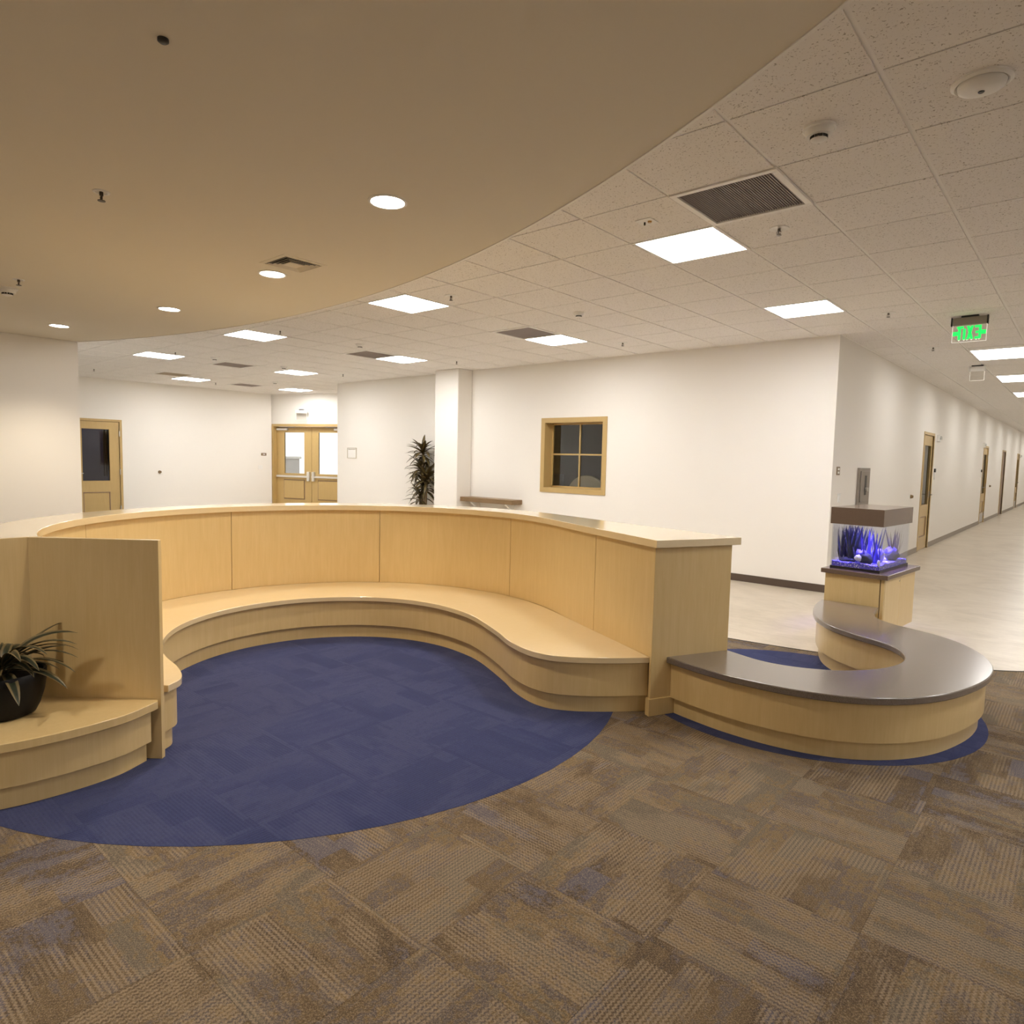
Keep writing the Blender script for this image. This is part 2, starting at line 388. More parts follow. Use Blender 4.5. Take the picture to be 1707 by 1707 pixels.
# fixtures that take a ceiling module: (col,row)
lights = [(1, 2, 1), (-4, 2, 1), (-9, 2, 1), (-14, 2, 1), (-19, 5, 1), (-14, 6, 1), (-19, 9, 1), (-9, 6, 1), (-4, 6, 1), (1, 6, 1), (6, 2, 1), (6, 6, 1), (11, 2, 1), (11, 6, 1), (11, -3, 1),  # last five here are unseen, added as fill light from the right
          (3, 12, 2), (3, 17, 2), (3, 22, 2), (3, 27, 2), (3, 32, 2), (3, 37, 2), (3, 42, 2), (3, 47, 2), (3, 52, 2), (3, 57, 2), (3, 62, 2), (3, 67, 2)]
vents = [(2, 1), (-4, 5), (-9, 5), (-14, 4), (-18, 4), (-19, 7)]
used = set()
for c, r_, n_ in lights:
    for q in range(n_): used.add((c, r_+q))
used |= set(vents)
cand = []
for i in range(-22, 15):
    for j in range(-13, 73):
        x0, x1, y0, y1 = GX+i*T, GX+(i+1)*T, GY+j*T, GY+(j+1)*T
        if j >= 9 and i < -15 and y0 < 10.3: pass                       # door bay
        elif y0 > 8.4 and (x1 < XC+.02 or x0 > .75): continue
        xa, xb, ya, yb = x0, x1, y0, y1
        if y0 > 8.4 and x0 < .75 and x1 > XC-.02 and i >= -15: xa, xb = max(x0, XC), min(x1, .75)
        if j == 8 and i > -16 and i < 1: yb = min(y1, 8.46)
        xa, xb, ya = max(xa, LX), min(xb, 5.6), max(ya, -4.6)
        if x1 < -8.9: ya = max(ya, 2.6)
        if yb-ya < .05 or xb-xa < .05 or (i, j) in used: continue
        if all(math.hypot(p-SCX, q-SCY) < SR for p in (x0, x1) for q in (y0, y1)): continue
        cx, cy = (xa+xb)/2, (ya+yb)/2; d = Vector((cx, cy, H-CZ)); z = d.dot(fw)
        vis = z > .3 and abs(d.dot(r2)/z) < .95 and abs(d.dot(u2)/z) < .95
        size = .6*(H-CZ)/(z*z) if z > .3 else 0
        cand.append((not vis, -size, xa, xb, ya, yb))
cand.sort()
gm, gc = .0115, .005; tmesh = {}; rest = NB()
for k, (nv, s, xa, xb, ya, yb) in enumerate(cand):
    w, d = xb-xa-2*gm, yb-ya-2*gc
    if not nv and k < 292:
        key = (round(w, 3), round(d, 3))
        if key not in tmesh:
            bm = NB(); box(bm, -w/2, w/2, -d/2, d/2, 0, .012)
            me = bpy.data.meshes.new('ceiling_tile'); bmesh.ops.recalc_face_normals(bm, faces=bm.faces); bm.to_mesh(me); bm.free(); me.materials.append(M_tile); tmesh[key] = me
        o = bpy.data.objects.new('ceiling_tile', tmesh[key]); link(o, ceil); o.location = ((xa+xb)/2, (ya+yb)/2, H)
    else: box(rest, xa+gm, xb-gm, ya+gc, yb-gc, H, H+.012)
fin(rest, 'far_ceiling_tiles', M_tile, ceil, kind='stuff')
tr = NB()
for i in range(-22, 16):
    x = GX+i*T
    y0 = 2.6 if x < -8.9 else (-4.6 if x > -1 else 0.5)
    y1 = 47 if XC < x < .75 else (10.4 if x < -12.4 else 8.46 if x < XC else 9.3)
    if not (LX < x < 5.6): continue
    bm = NB(); box(bm, x-.012, x+.012, y0, y1, H+.007, H+.03); fin(bm, 'main_runner', M_tbar, ceil)
for j in range(-12, 73):
    y = GY+j*T
    x0 = LX if y < 8.46 else XC; x1 = 5.6 if y < 9.3 else .75
    if y < 3: x0 = -6
    bm = NB(); box(bm, x0, x1, y-.012, y+.012, H+.015, H+.03)
    if 8.46 < y < 10.4: box(bm, LX, -12.35, y-.012, y+.012, H+.008, H+.03)
    fin(bm, 'cross_tee', M_tbar, ceil)
# perimeter angle along walls
bm = NB(); box(bm, -12.33, XC, 8.44, 8.46, H-.001, H+.01); box(bm, XC, XC+.02, 8.46, 47, H-.001, H+.01); box(bm, LX, LX+.02, 2.6, 9.1, H-.001, H+.01)
fin(bm, 'wall_angle', M_tbar, ceil)
# curved lower gypsum ceiling
a_end = math.degrees(math.atan2(2.6-SCY, -8.866-SCX))
pts = arc(SCX, SCY, SR, a_end, 8.8, 90)
poly = [p for p in pts if p[0] < 5.6]+[(5.6, pts[-1][1]-1.2)]
bm = NB()
vb = [[bm.verts.new((p[0], q, z)) for p in poly] for q, z in ((None, 0),)] if False else None
def row(f, z): return [bm.verts.new((p[0], f(p), z)) for p in poly]
r0, r1, r2_, r3_ = row(lambda p: p[1], SOF), row(lambda p: -4.6, SOF), row(lambda p: -4.6, H+.02), row(lambda p: p[1], H+.02)
for A_, B_ in ((r0, r1), (r2_, r3_), (r3_, r0)):
    for i in range(len(poly)-1): bm.faces.new((A_[i], A_[i+1], B_[i+1], B_[i]))
sof = props(fin(bm, 'ceiling_soffit', M_soffit, smooth=40), kind='structure')
bm = NB(); e0 = [p for p in pts if p[0] < 5.6]; prism(bm, ribbon(e0, -.002, .012), SOF-.004, SOF+.01); fin(bm, 'corner_bead', M_tbar, sof)

def cell(c, r_, n_=1): return GX+(c+.5)*T, GY+(r_+n_/2)*T
ll = {(1, 2): 'lit square ceiling panel nearest the camera, below the big return grille', (-4, 2): 'lit square ceiling panel touching the curved soffit edge, second largest',
 (-9, 2): 'lit square ceiling panel beside the soffit edge above the double doors', (-14, 2): 'lit square ceiling panel near the white wall end at far left',
 (-19, 5): 'small lit ceiling panel close to the far left wall', (-14, 6): 'lit ceiling panel above the double doors, nearer of the two there', (-19, 9): 'small lit ceiling panel right in front of the double door bay',
 (-9, 6): 'lit ceiling panel left of the white pilaster top', (-4, 6): 'lit ceiling panel above the office window', (1, 6): 'lit ceiling panel above the white wall corner by the corridor',
 (6, 2): 'unseen lit ceiling panel added beyond the right edge of the view', (6, 6): 'unseen lit ceiling panel added over the right side of the lobby', (11, 2): 'unseen fill panel added near the right wall, middle one', (11, 6): 'unseen fill panel added near the right wall, far one', (11, -3): 'unseen fill panel added near the right wall, near one'}  # unseen panels added to brighten the right side and the end panel
for c, r_, n_ in lights:
    x, y = cell(c, r_, n_)
    if y > 47: continue
    if n_ == 1: lab, g = ll[(c, r_)], 'square lit panels in the lobby ceiling'
    else:
        k = (r_-12)//5
        lab = ['long lit corridor troffer nearest the green exit sign', 'second lit corridor troffer, beyond the small clear sign', 'third lit corridor troffer from the lobby', 'fourth lit corridor troffer at the right picture edge', 'lit corridor troffer too far along the hall to tell apart'][min(k, 4)]
        g = 'lit troffers along the corridor ceiling'
    t_ = thing('ceiling_light', lab, 'light', (x, y, H), 0, g)
    hx, hy = T/2, n_*T/2; f = .022
    bm = NB()
    for b in ((-hx, hx, -hy, -hy+f), (-hx, hx, hy-f, hy), (-hx, -hx+f, -hy+f, hy-f), (hx-f, hx, -hy+f, hy-f)): box(bm, *b, -.003, .02)
    fin(bm, 'frame', M_lframe, t_)
    y_in = -hy+f if n_ == 1 else -hy+.28
    if n_ == 2: bm = NB(); box(bm, -hx+f, hx-f, -hy+f, y_in, .003, .010); fin(bm, 'baffle', M_lframe, t_)
    bm = NB(); box(bm, -hx+f, hx-f, y_in, hy-f, .001, .008); fin(bm, 'diffuser', M_panel if n_ == 1 else M_panel2, t_)
# return-air grilles
vl = {(2, 1): 'large dark slatted return grille beside the nearest ceiling panel', (-4, 5): 'dark slatted grille next to the ceiling panel above the office window', (-9, 5): 'dark slatted grille left of the panel near the pilaster',
      (-14, 4): 'dark slatted grille at centre left, farther down the ceiling', (-18, 4): 'pale brown square grille in the ceiling at far left', (-19, 7): 'thin dark grille in the ceiling nearest the far left wall'}
M_slat = mat('grille_slat', (.36, .31, .29), .35, .3); M_slat2 = mat('tan_grille', (.5, .42, .32), .5)
for c, r_ in vents:
    x, y = cell(c, r_); t_ = thing('return_grille', vl[(c, r_)], 'vent', (x, y, H), 0, 'square return grilles in the tiled ceiling')
    h = T/2; f = .035; bm = NB()
    for b in ((-h, h, -h, -h+f), (-h, h, h-f, h), (-h, -h+f, -h+f, h-f), (h-f, h, -h+f, h-f)): box(bm, *b, -.008, .01)
    fin(bm, 'frame', M_tbar, t_, bev=.002)
    bm = NB(); box(bm, -h+f, h-f, -h+f, h-f, .03, .034); fin(bm, 'backing', M_black, t_)
    bm = NB(); n_ = 38
    for k in range(n_):
        xx = -h+f+(k+.5)*(2*(h-f))/n_
        box(bm, xx-.0028, xx+.0028, -h+f, h-f, 0, .014, M=Matrix.Translation((xx, 0, .01)) @ Matrix.Rotation(.35, 4, 'Y') @ Matrix.Translation((-xx, 0, -.01)))
    fin(bm, 'slats', M_slat2 if (c, r_) == (-18, 4) else M_slat, t_, kind='stuff')

# sprinklers
def sprinkler(x, y, z, lab, grp='sprinkler heads in the ceiling', cov=False):
    t_ = thing('sprinkler', lab, 'sprinkler', (x, y, z), 0, grp)
    bm = NB(); q_ = 1.0 if cov else 1.65; lathe(bm, [(0, 0), (.038*q_, 0), (.037*q_, -.003), (.026*q_, -.005), (.022*q_, -.001), (0, -.001)], 24); fin(bm, 'escutcheon', M_white, t_, smooth=40)
    bm = NB(); tube(bm, [(0, 0, -.001), (0, 0, -.018)], .009, 8)
    for s in (-1, 1): tube(bm, [(s*.006, 0, -.012), (s*.013, 0, -.022), (s*.010, 0, -.034), (0, 0, -.040)], .0025, 6)
    lathe(bm, [(0, -.040), (.017, -.040), (.017, -.043), (0, -.044)], 14); tube(bm, [(0, 0, -.018), (0, 0, -.034)], .003, 6)
    fin(bm, 'head', M_brass, t_, smooth=40)
SPR = [(2.5, 2.5, 'sprinkler head right of the nearest ceiling panel'), (2.5, 7.5, 'sprinkler head above the white wall corner'), (2.5, 11.5, 'sprinkler head left of the green exit sign base'),
       (-2.5, 2.5, 'sprinkler head at the right tip of the soffit edge panel'), (-2.5, 7.5, 'sprinkler head above and right of the office window'), (-7.5, 7.5, 'sprinkler head just above the pilaster top'),
       (-7.5, 2.5, 'sprinkler head at the tip of the panel above the double doors'), (-12.5, 2.5, 'tiny sprinkler head beside the left end panel'), (-12.5, 7.5, 'tiny sprinkler head above the notice on the back wall'),
       (-18.4, 2.5, 'tiny sprinkler head near the far left wall top'), (-18.8, 6.5, 'tiny sprinkler head beside the thin far grille')]
for c, r_, lab in SPR: sprinkler(GX+c*T, GY+r_*T, H-.001, lab)
sprinkler(-3.659, 1.19, SOF, 'sprinkler head in the tan soffit at upper left', 'soffit sprinklers', True)
sprinkler(-6.009, 1.397, SOF, 'sprinkler head next to the smoke detector at the left edge', 'soffit sprinklers', True)
t_ = thing('cover_plate', 'small dark concealed sprinkler cap in the tan soffit, top left', 'sprinkler', (-2.182, .886, SOF))
bm = NB(); lathe(bm, [(0, 0), (.016, 0), (.016, -.008), (.011, -.012), (0, -.012)], 18); fin(bm, 'cap', M_dark, t_, smooth=40)

def detector(x, y, z, lab, R=.052, hgt=.052, big=False):
    t_ = thing('smoke_detector', lab, 'detector', (x, y, z), 0, 'round ceiling detectors')
    if big:
        bm = NB(); lathe(bm, [(0, 0), (.105, 0), (.105, -.008), (.092, -.016), (.086, -.013)], 36); fin(bm, 'base', M_white, t_, smooth=50)
        bm = NB(); lathe(bm, [(.084, -.012), (.08, -.026), (.06, -.035), (.03, -.039), (0, -.04)], 36); fin(bm, 'dome', M_white, t_, smooth=60)
        bm = NB(); lathe(bm, [(0, -.041), (.012, -.041), (.01, -.044), (0, -.044)], 12); fin(bm, 'sensor_eye', M_black, t_); return
    bm = NB(); lathe(bm, [(0, 0), (R*1.15, 0), (R*1.15, -.010), (R*1.02, -.014)], 28); fin(bm, 'base', M_white, t_, smooth=40)
    bm = NB(); lathe(bm, [(R*1.0, -.012), (R*.86, -hgt*.62), (R*.62, -hgt*.62), (R*.62, -hgt*.66)], 28); fin(bm, 'housing', M_white, t_, smooth=40)
    bm = NB()
    for k in range(12):
        a = 2*PI*k/12; box(bm, R*.52, R*.60, -.006, .006, -hgt*.86, -hgt*.62, M=Matrix.Rotation(a, 4, 'Z'))
    fin(bm, 'vent_fins', M_dark, t_, kind='stuff')
    bm = NB(); lathe(bm, [(0, -hgt), (R*.35, -hgt), (R*.6, -hgt*.86), (0, -hgt*.84)], 24); fin(bm, 'cap', M_white, t_, smooth=40)
detector(-.439, 3.276, H, 'wide low white dome sensor at the top right of the ceiling', big=True)
detector(-1.045, 3.272, H, 'white smoke detector in the tile above the big grille', .062, .06)
detector(-4.13, 5.757, H, 'white smoke detector right of the grille above the office window')
detector(-7.722, 5.659, H, 'pale detector left of the panel near the pilaster')
detector(GX-16.5*T, GY+7.5*T, H, 'tiny detector between the two double door panels')
detector(GX-12.5*T, GY+5.5*T, H, 'tiny detector just above the nearer double door panel')
detector(GX-12.5*T, GY+3.5*T, H, 'small detector near the centre left grille')
detector(-6.395, 1.412, SOF, 'white smoke detector at the left edge of the soffit', .06, .06)
detector(GX+4.45*T, GY+5.5*T, H, 'white detector at the right picture edge of the ceiling')
t_ = thing('ceiling_sensor', 'small white square sensor plate above the nearest ceiling panel', 'sensor', (-2.255, 3.85, H))
bm = NB(); box(bm, -.055, .055, -.055, .055, -.004, 0); fin(bm, 'plate', M_white, t_, bev=.002)
bm = NB(); tube(bm, [(-.014, 0, -.004), (-.014, 0, -.022)], .006); fin(bm, 'nozzle', M_black, t_)
bm = NB(); lathe(bm, [(0, -.014), (.012, -.013), (.014, -.004), (0, -.004)], 14, (.022, 0, 0)); fin(bm, 'amber_eye', mat('amber', (.6, .35, .08), .3), t_)

# soffit diffuser (two-cone square) and downlights
t_ = thing('air_diffuser', 'square stepped air diffuser in the tan soffit', 'vent', (-3.996, 2.406, SOF))
for k, (ro, ri) in enumerate(((.152, .128), (.120, .103), (.095, .079), (.071, .056), (.047, .0))):
    bm = NB(); z = -.006+.004*k
    o4 = [(-ro, -ro), (ro, -ro), (ro, ro), (-ro, ro)]
    if ri: 
        i4 = [(-ri, -ri), (ri, -ri), (ri, ri), (-ri, ri)]
        for q in range(4):
            q2 = (q+1) % 4; zo, zi = (-.002, -.006) if k == 0 else (-.008, .002)
            vs = [bm.verts.new((*o4[q], zo)), bm.verts.new((*o4[q2], zo)), bm.verts.new((*i4[q2], zi)), bm.verts.new((*i4[q], zi))]
            bm.faces.new(vs)
            vs2 = [bm.verts.new((v_.co.x, v_.co.y, v_.co.z+.002)) for v_ in vs]; bm.faces.new(vs2[::-1])
            for e_ in range(4): bm.faces.new((vs[e_], vs2[e_], vs2[(e_+1) % 4], vs[(e_+1) % 4]))
    else: box(bm, -ro, ro, -ro, ro, -.010, -.004)
    fin(bm, ['frame', 'cone', 'cone', 'cone', 'core'][k], M_soffit if k < 3 else M_soffit, t_)
bm = NB(); box(bm, -.125, .125, -.125, .125, -.0005, 0.0); fin(bm, 'throat', M_black, t_)
dlab = ['lit round downlight nearest the camera, top centre of the soffit', 'lit round downlight beside the square air diffuser', 'lit round downlight third along the soffit curve', 'lit round downlight farthest left in the soffit']
for k, (x, y) in enumerate(((-2.662, 2.109), (-4.328, 2.447), (-6.111, 2.491), (-7.877, 2.153), (-1.3, -.9), (-3.2, -.6), (-5.4, -.9), (-7.6, -1.2), (1.2, -1.6), (-.2, -3.2), (-2.6, -3.0), (-5.0, -3.2), (3.2, -3.0))):
    t_ = thing('downlight', dlab[k] if k < 4 else 'lit round downlight in the soffit behind the viewer', 'light', (x, y, SOF), 0, 'recessed round downlights in the soffit')
    bm = NB(); lathe(bm, [(.078, -.0005), (.094, -.001), (.094, -.004), (.082, -.006), (.078, -.003)], 32); fin(bm, 'trim_ring', M_white, t_, smooth=40)
    bm = NB(); lathe(bm, [(0, -.002), (.080, -.002), (.080, -.0012), (0, -.0012)], 32); fin(bm, 'lens', M_down, t_)
    ld = bpy.data.lights.new('downlight_lamp', 'SPOT'); ld.energy = DOWN_W; ld.color = (1, .91, .78); ld.spot_size = math.radians(125); ld.spot_blend = .8; ld.shadow_soft_size = .07
    ld.color = (1, .86, .66) if k < 4 else (1, .94, .85)
    if k >= 4: ld.energy = DOWN_W*.72
    lo = bpy.data.objects.new('downlight_lamp', ld); link(lo, t_); lo.location = (0, 0, -.09)

# ---------------------------------------------------------------- CURVED LOUNGE SEAT
C0 = (-3.85, 2.61); RB = 1.66
back_in = arc(*C0, RB, 262, 64, 80)+[(-2.6, 3.842), (-1.925, 3.525)]        # travelling clockwise round the alcove
wall_out = arc(*C0, 1.90, 262, 76, 80)+[(-2.6, 4.22), (-1.664, 4.015)]
lounge = thing('curved_lounge_seat', 'large curved maple bench with tall panelled back around the blue carpet circle', 'bench', (-3.85, 2.61, 0))
def ch(bm, name, mt, par, **kw):
    o = fin(bm, name, mt, par, **kw); o.matrix_parent_inverse = Matrix.Translation(par.location).inverted() if par.rotation_euler.z == 0 else par.matrix_basis.inverted(); return o
bm = NB(); prism(bm, offset(back_in, .022)[:-1]+[(-1.94, 3.545)]+[(-1.69, 4.0)]+wall_out[::-1][1:], .0, 1.018)
ch(bm, 'core_wall', M_wood, lounge, smooth=30)
# end panel
def seg_box(bm, P, Q, n0, n1, z0, z1, e0=0, e1=0):   # box along P->Q, offset n0..n1 to the left
    P, Q = Vector(P), Vector(Q); d = (Q-P).normalized(); nn = Vector((-d.y, d.x)); P = P-d*e0; Q = Q+d*e1
    prism(bm, [P+nn*n0, Q+nn*n0, Q+nn*n1, P+nn*n1], z0, z1)
EA, EB = (-1.915, 3.508), (-1.664, 4.015)
bm = NB(); seg_box(bm, EA, EB, 0, .02, .105, 1.018); ch(bm, 'end_panel', M_wood, lounge, bev=.0015)
bm = NB(); seg_box(bm, EA, EB, -.010, .03, .0, .105, .012, .01); ch(bm, 'end_plinth', M_wood, lounge, bev=.002)
# cap
cin = offset(back_in, -.03)[:-1]+[(-1.888, 3.470)]
cout = arc(*C0, 1.93, 262, 76, 80)+[(-2.6, 4.26), (-1.62, 4.045)]
bm = NB(); prism(bm, cin+cout[::-1], 1.018, 1.063); ch(bm, 'top_cap', M_woodtop, lounge, smooth=30, bev=.002)
# back panels between the seams seen in the photograph
def cum(path):
    s = [0]
    for a, b in zip(path, path[1:]): s.append(s[-1]+math.dist(a, b))
    return s
cs = cum(back_in)
def at(path, s_, S):
    for i in range(len(S)-1):
        if S[i] <= S[i+1] and S[i] <= s_ <= S[i+1]:
            u = (s_-S[i])/max(1e-9, S[i+1]-S[i]); a, b = path[i], path[i+1]; return (a[0]+(b[0]-a[0])*u, a[1]+(b[1]-a[1])*u)
    return path[-1]
def near(path, S, p):
    best = min(((math.dist(at(path, k*S[-1]/2000, S), p)), k*S[-1]/2000) for k in range(2001)); return best[1]
seams = [0]+[near(back_in, cs, p) for p in ((-5.08, 1.52), (-5.51, 2.72), (-4.95, 3.86), (-3.70, 4.25), (-2.53, 3.82))]+[cs[-1]]
for a, b in zip(seams, seams[1:]):
    n_ = max(3, int((b-a)/.05)); pp = [at(back_in, a+.002+(b-a-.004)*k/n_, cs) for k in range(n_+1)]
    bm = NB(); prism(bm, ribbon(pp, 0, .02), .35, 1.018); ch(bm, 'back_panel', M_wood, lounge, smooth=30, bev=.001)
bm = NB(); prism(bm, ribbon(back_in[:-1]+[(-1.935, 3.53)], .019, .021), .35, 1.017); ch(bm, 'seam_reveal', M_gap, lounge)
# seat
front = catmull([(-3.425, 1.36), (-3.50, 1.455), (-3.68, 1.515), (-3.92, 1.55), (-4.12, 1.60), (-4.35, 1.71), (-4.56, 1.87), (-4.72, 2.08), (-4.82, 2.32), (-4.855, 2.60), (-4.80, 2.92), (-4.65, 3.19), (-4.43, 3.41), (-4.17, 3.545), (-3.90, 3.595), (-3.65, 3.58), (-3.39, 3.515), (-3.0, 3.33), (-2.80, 3.215), (-2.64, 3.15), (-2.52, 3.125), (-2.40, 3.135), (-2.28, 3.195), (-2.16, 3.29), (-2.04, 3.41), (-1.935, 3.53)], 5)
pan_dir = Vector((-3.384, 1.308))-Vector((-3.88, .90))
seat_back = [(-1.93, 3.535), (-2.6, 3.85)]+arc(*C0, RB-.001, 64, 262, 60)+[(-3.93, .965)]
bm = NB(); prism(bm, front+seat_back[1:], .313, .35); ch(bm, 'seat_top', M_woodtop, lounge, smooth=30, bev=.003)
def band(off, z0, z1, name, mt, th=.02, path=front, par=None, lab=None):
    bm = NB(); prism(bm, ribbon(path, off, off+th), z0, z1); return ch(bm, name, mt, par or lounge, smooth=30, bev=.001)
# travelling left end -> right end, the wall lies to the left of travel
sgn = 1
fr2 = front[:-2]+[(-1.96, 3.51)]
band(-.026*-1 if False else .026, .105, .309, 'fascia', M_wood)
band(.050, 0, .105, 'plinth', M_wood)
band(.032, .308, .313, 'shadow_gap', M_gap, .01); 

# ---------------------------------------------------------------- LEFT PARTITION + SIDE BENCH
side = thing('side_bench', 'low maple bench with a tall angled wing panel at the left picture edge', 'bench', (-3.6, .9, 0))
pA, pB = (-3.384, 1.308), (-3.872, .900)
bm = NB(); seg_box(bm, pB, pA, .0, .028, 0, 1.088, 0, 0); ch(bm, 'wing_panel', M_wood, side, bev=.0015)
bm = NB(); seg_box(bm, pB, (-3.872+.0, .9), 0, .1, 0, .1) if False else seg_box(bm, (-3.858, .15), (-3.872, .9), 0, .028, 0, 1.088, .9, .01); ch(bm, 'back_panel', M_wood, side, bev=.0015)
bfront = catmull([(-3.80, .12), (-3.62, .20), (-3.48, .33), (-3.37, .50), (-3.305, .68), (-3.282, .82), (-3.277, .96), (-3.295, 1.12), (-3.352, 1.25), (-3.378, 1.296)], 6)
bback = [(-3.866, .905), (-3.858, .12)]
bm = NB(); prism(bm, bfront[:-1]+[(-3.395, 1.296)]+bback, .262, .302); ch(bm, 'bench_top', M_wood, side, smooth=30, bev=.003)
bfp = bfront
for off, z0, z1, nm in ((.030, .10, .258, 'fascia'), (.058, 0, .10, 'plinth')):
    bm = NB(); prism(bm, ribbon(bfront[:-3], off, off+.02), z0, z1); ch(bm, nm, M_wood, side, smooth=30, bev=.001)
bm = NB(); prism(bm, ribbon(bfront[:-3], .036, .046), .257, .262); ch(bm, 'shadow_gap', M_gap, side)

# ---------------------------------------------------------------- STONE BENCH
sb = thing('stone_top_bench', 'low serpentine maple bench with a dark speckled stone top', 'bench', (-1.2, 4.6, 0))
so = catmull([(-1.885, 3.612), (-1.72, 3.572), (-1.49, 3.535), (-1.24, 3.535), (-1.02, 3.578), (-.82, 3.672), (-.64, 3.835), (-.50, 4.06), (-.41, 4.33), (-.368, 4.58), (-.375, 4.82), (-.45, 5.08), (-.58, 5.30), (-.73, 5.44), (-.90, 5.53), (-1.04, 5.59), (-1.16, 5.69), (-1.235, 5.82), (-1.265, 5.98), (-1.28, 6.17)], 6)
si = catmull([(-1.73, 6.17), (-1.705, 5.90), (-1.635, 5.62), (-1.52, 5.36), (-1.36, 5.175), (-1.17, 5.045), (-.98, 4.945), (-.87, 4.83), (-.81, 4.68), (-.80, 4.51), (-.85, 4.33), (-.94, 4.18), (-1.06, 4.06), (-1.24, 3.97), (-1.43, 3.95), (-1.67, 4.02)], 6)
bm = NB(); prism(bm, so+si, .312, .35); ch(bm, 'stone_top', M_stone, sb, smooth=30, bev=.005)
def bodyring(off, z0, z1, nm, mt):
    o_ = offset(so, off); i_ = offset(si, off)
    bm = NB()
    prism(bm, o_+offset(so, off+.02)[::-1], z0, z1); prism(bm, i_+offset(si, off+.02)[::-1], z0, z1)
    return ch(bm, nm, mt, sb, smooth=30)
bodyring(.030, .10, .308, 'fascia', M_wood); bodyring(.055, 0, .10, 'plinth', M_wood)
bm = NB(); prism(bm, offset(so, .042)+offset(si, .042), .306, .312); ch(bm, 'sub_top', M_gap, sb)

# ---------------------------------------------------------------- AQUARIUM CABINET (axes turned 5 degrees)
cab = thing('aquarium_cabinet', 'maple cabinet with dark stone slab holding the aquarium', 'cabinet', (-1.255, 6.20, 0), math.radians(-5))
# local x from -.48 (left) to 0 (right), y 0 (front) to .84 (back)
CW, CD = .478, .84
def lb(name, mt, par, *b, bev=0, kind=None, lab=None):
    bm = NB(); box(bm, *b); return fin(bm, name, mt, par, bev=bev, kind=kind, label=lab)
lb('carcass', M_gap, cab, -CW+.01, -.012, .01, CD-.01, .10, .583)
lb('plinth', M_wood, cab, -CW+.05, -.06, .05, CD-.05, 0, .10)
lb('front_panel', M_wood, cab, -CW, -.034, -.002, .016, .10, .583, bev=.001)
lb('corner_stile', M_wood, cab, -.027, 0, -.002, .016, .10, .583, bev=.001)
d_ = lb('door', M_wood, cab, -.018, .001, .020, .42, .10, .583, bev=.001)
lb('door', M_wood, cab, -.018, .001, .4235, CD, .10, .583, bev=.001)
bm = NB(); lathe(bm, [(0, 0), (.006, 0), (.006, .003), (0, .003)], 12); lk = fin(bm, 'lock', M_steel, d_); lk.rotation_euler = (0, PI/2, 0); lk.location = (.001, .395, .53)
lb('side_panel', M_wood, cab, -CW, -CW+.018, .016, CD, .10, .583)
lb('stone_slab', M_stone2, cab, -CW-.03, .032, -.032, CD+.03, .583, .622, bev=.004)
# tank
TW, TD = .40, .76
tank = thing('aquarium', 'glowing blue fish tank with a brown stone canopy', 'aquarium', (-1.310, 6.255, .622), math.radians(-5))
TH = .405
for nm, b in (('glass_pane', (-TW, 0, 0, .006, .0, TH)), ('glass_pane', (-TW, 0, TD-.006, TD, 0, TH)), ('glass_pane', (-TW, -TW+.006, .006, TD-.006, 0, TH)), ('glass_pane', (-.006, 0, .006, TD-.006, 0, TH))): lb(nm, M_tank, tank, *b)
lb('base_trim', M_black, tank, -TW-.003, .003, -.003, TD+.003, 0, .022)
lb('water', M_water, tank, -TW+.008, -.008, .008, TD-.008, .03, TH-.02)
bm = NB(); box(bm, -TW-.014, .014, -.014, TD+.014, TH+.030, TH+.132)
for b in ((-TW-.014, .014, -.014, -.002, TH-.012, TH+.030), (-TW-.014, .014, TD+.002, TD+.014, TH-.012, TH+.030), (-TW-.014, -TW-.002, -.002, TD+.002, TH-.012, TH+.030), (.002, .014, -.002, TD+.002, TH-.012, TH+.030)): box(bm, *b)
fin(bm, 'canopy', M_stone2, tank)
# gravel
bm = NB(); gx, gy = 26, 44; vv = {}
for i in range(gx+1):
    for j in range(gy+1):
        x = -TW+.008+(TW-.016)*i/gx; y = .008+(TD-.016)*j/gy
        vv[i, j] = bm.verts.new((x, y, .062+.014*mnoise.noise(Vector((x*9, y*9, 0)))+.008*mnoise.noise(Vector((x*60, y*60, 3)))))
for i in range(gx):
    for j in range(gy): bm.faces.new((vv[i, j], vv[i+1, j], vv[i+1, j+1], vv[i, j+1]))
for (rng, fx) in ((range(gx), lambda i: ((i, 0), (i+1, 0))), (range(gx), lambda i: ((i, gy), (i+1, gy))), (range(gy), lambda j: ((0, j), (0, j+1))), (range(gy), lambda j: ((gx, j), (gx, j+1)))):
    for q in rng:
        a, b = fx(q); a, b = vv[a], vv[b]
        c_, d2_ = bm.verts.new((a.co.x, a.co.y, .022)), bm.verts.new((b.co.x, b.co.y, .022)); bm.faces.new((a, b, d2_, c_))
m = mat('blue_gravel', (.1, .08, .6), .6); t = NT(m); vo = t.n('ShaderNodeTexVoronoi', _Scale=130.0); t.l(t.coords(), vo.inputs['Vector'])
wn = t.n('ShaderNodeSeparateColor'); t.l(vo.outputs['Color'], wn.inputs[0])
t.l(t.ramp(wn.outputs[0], ((.0, (.10, .08, .60)), (.45, (.16, .13, .75)), (.62, (.7, .66, .8)), (.8, (.14, .12, .7))), 'CONSTANT'), t.b.inputs['Base Color']); t.bump(vo.outputs['Distance'], .6, .004)
fin(bm, 'gravel', m, tank, kind='stuff')
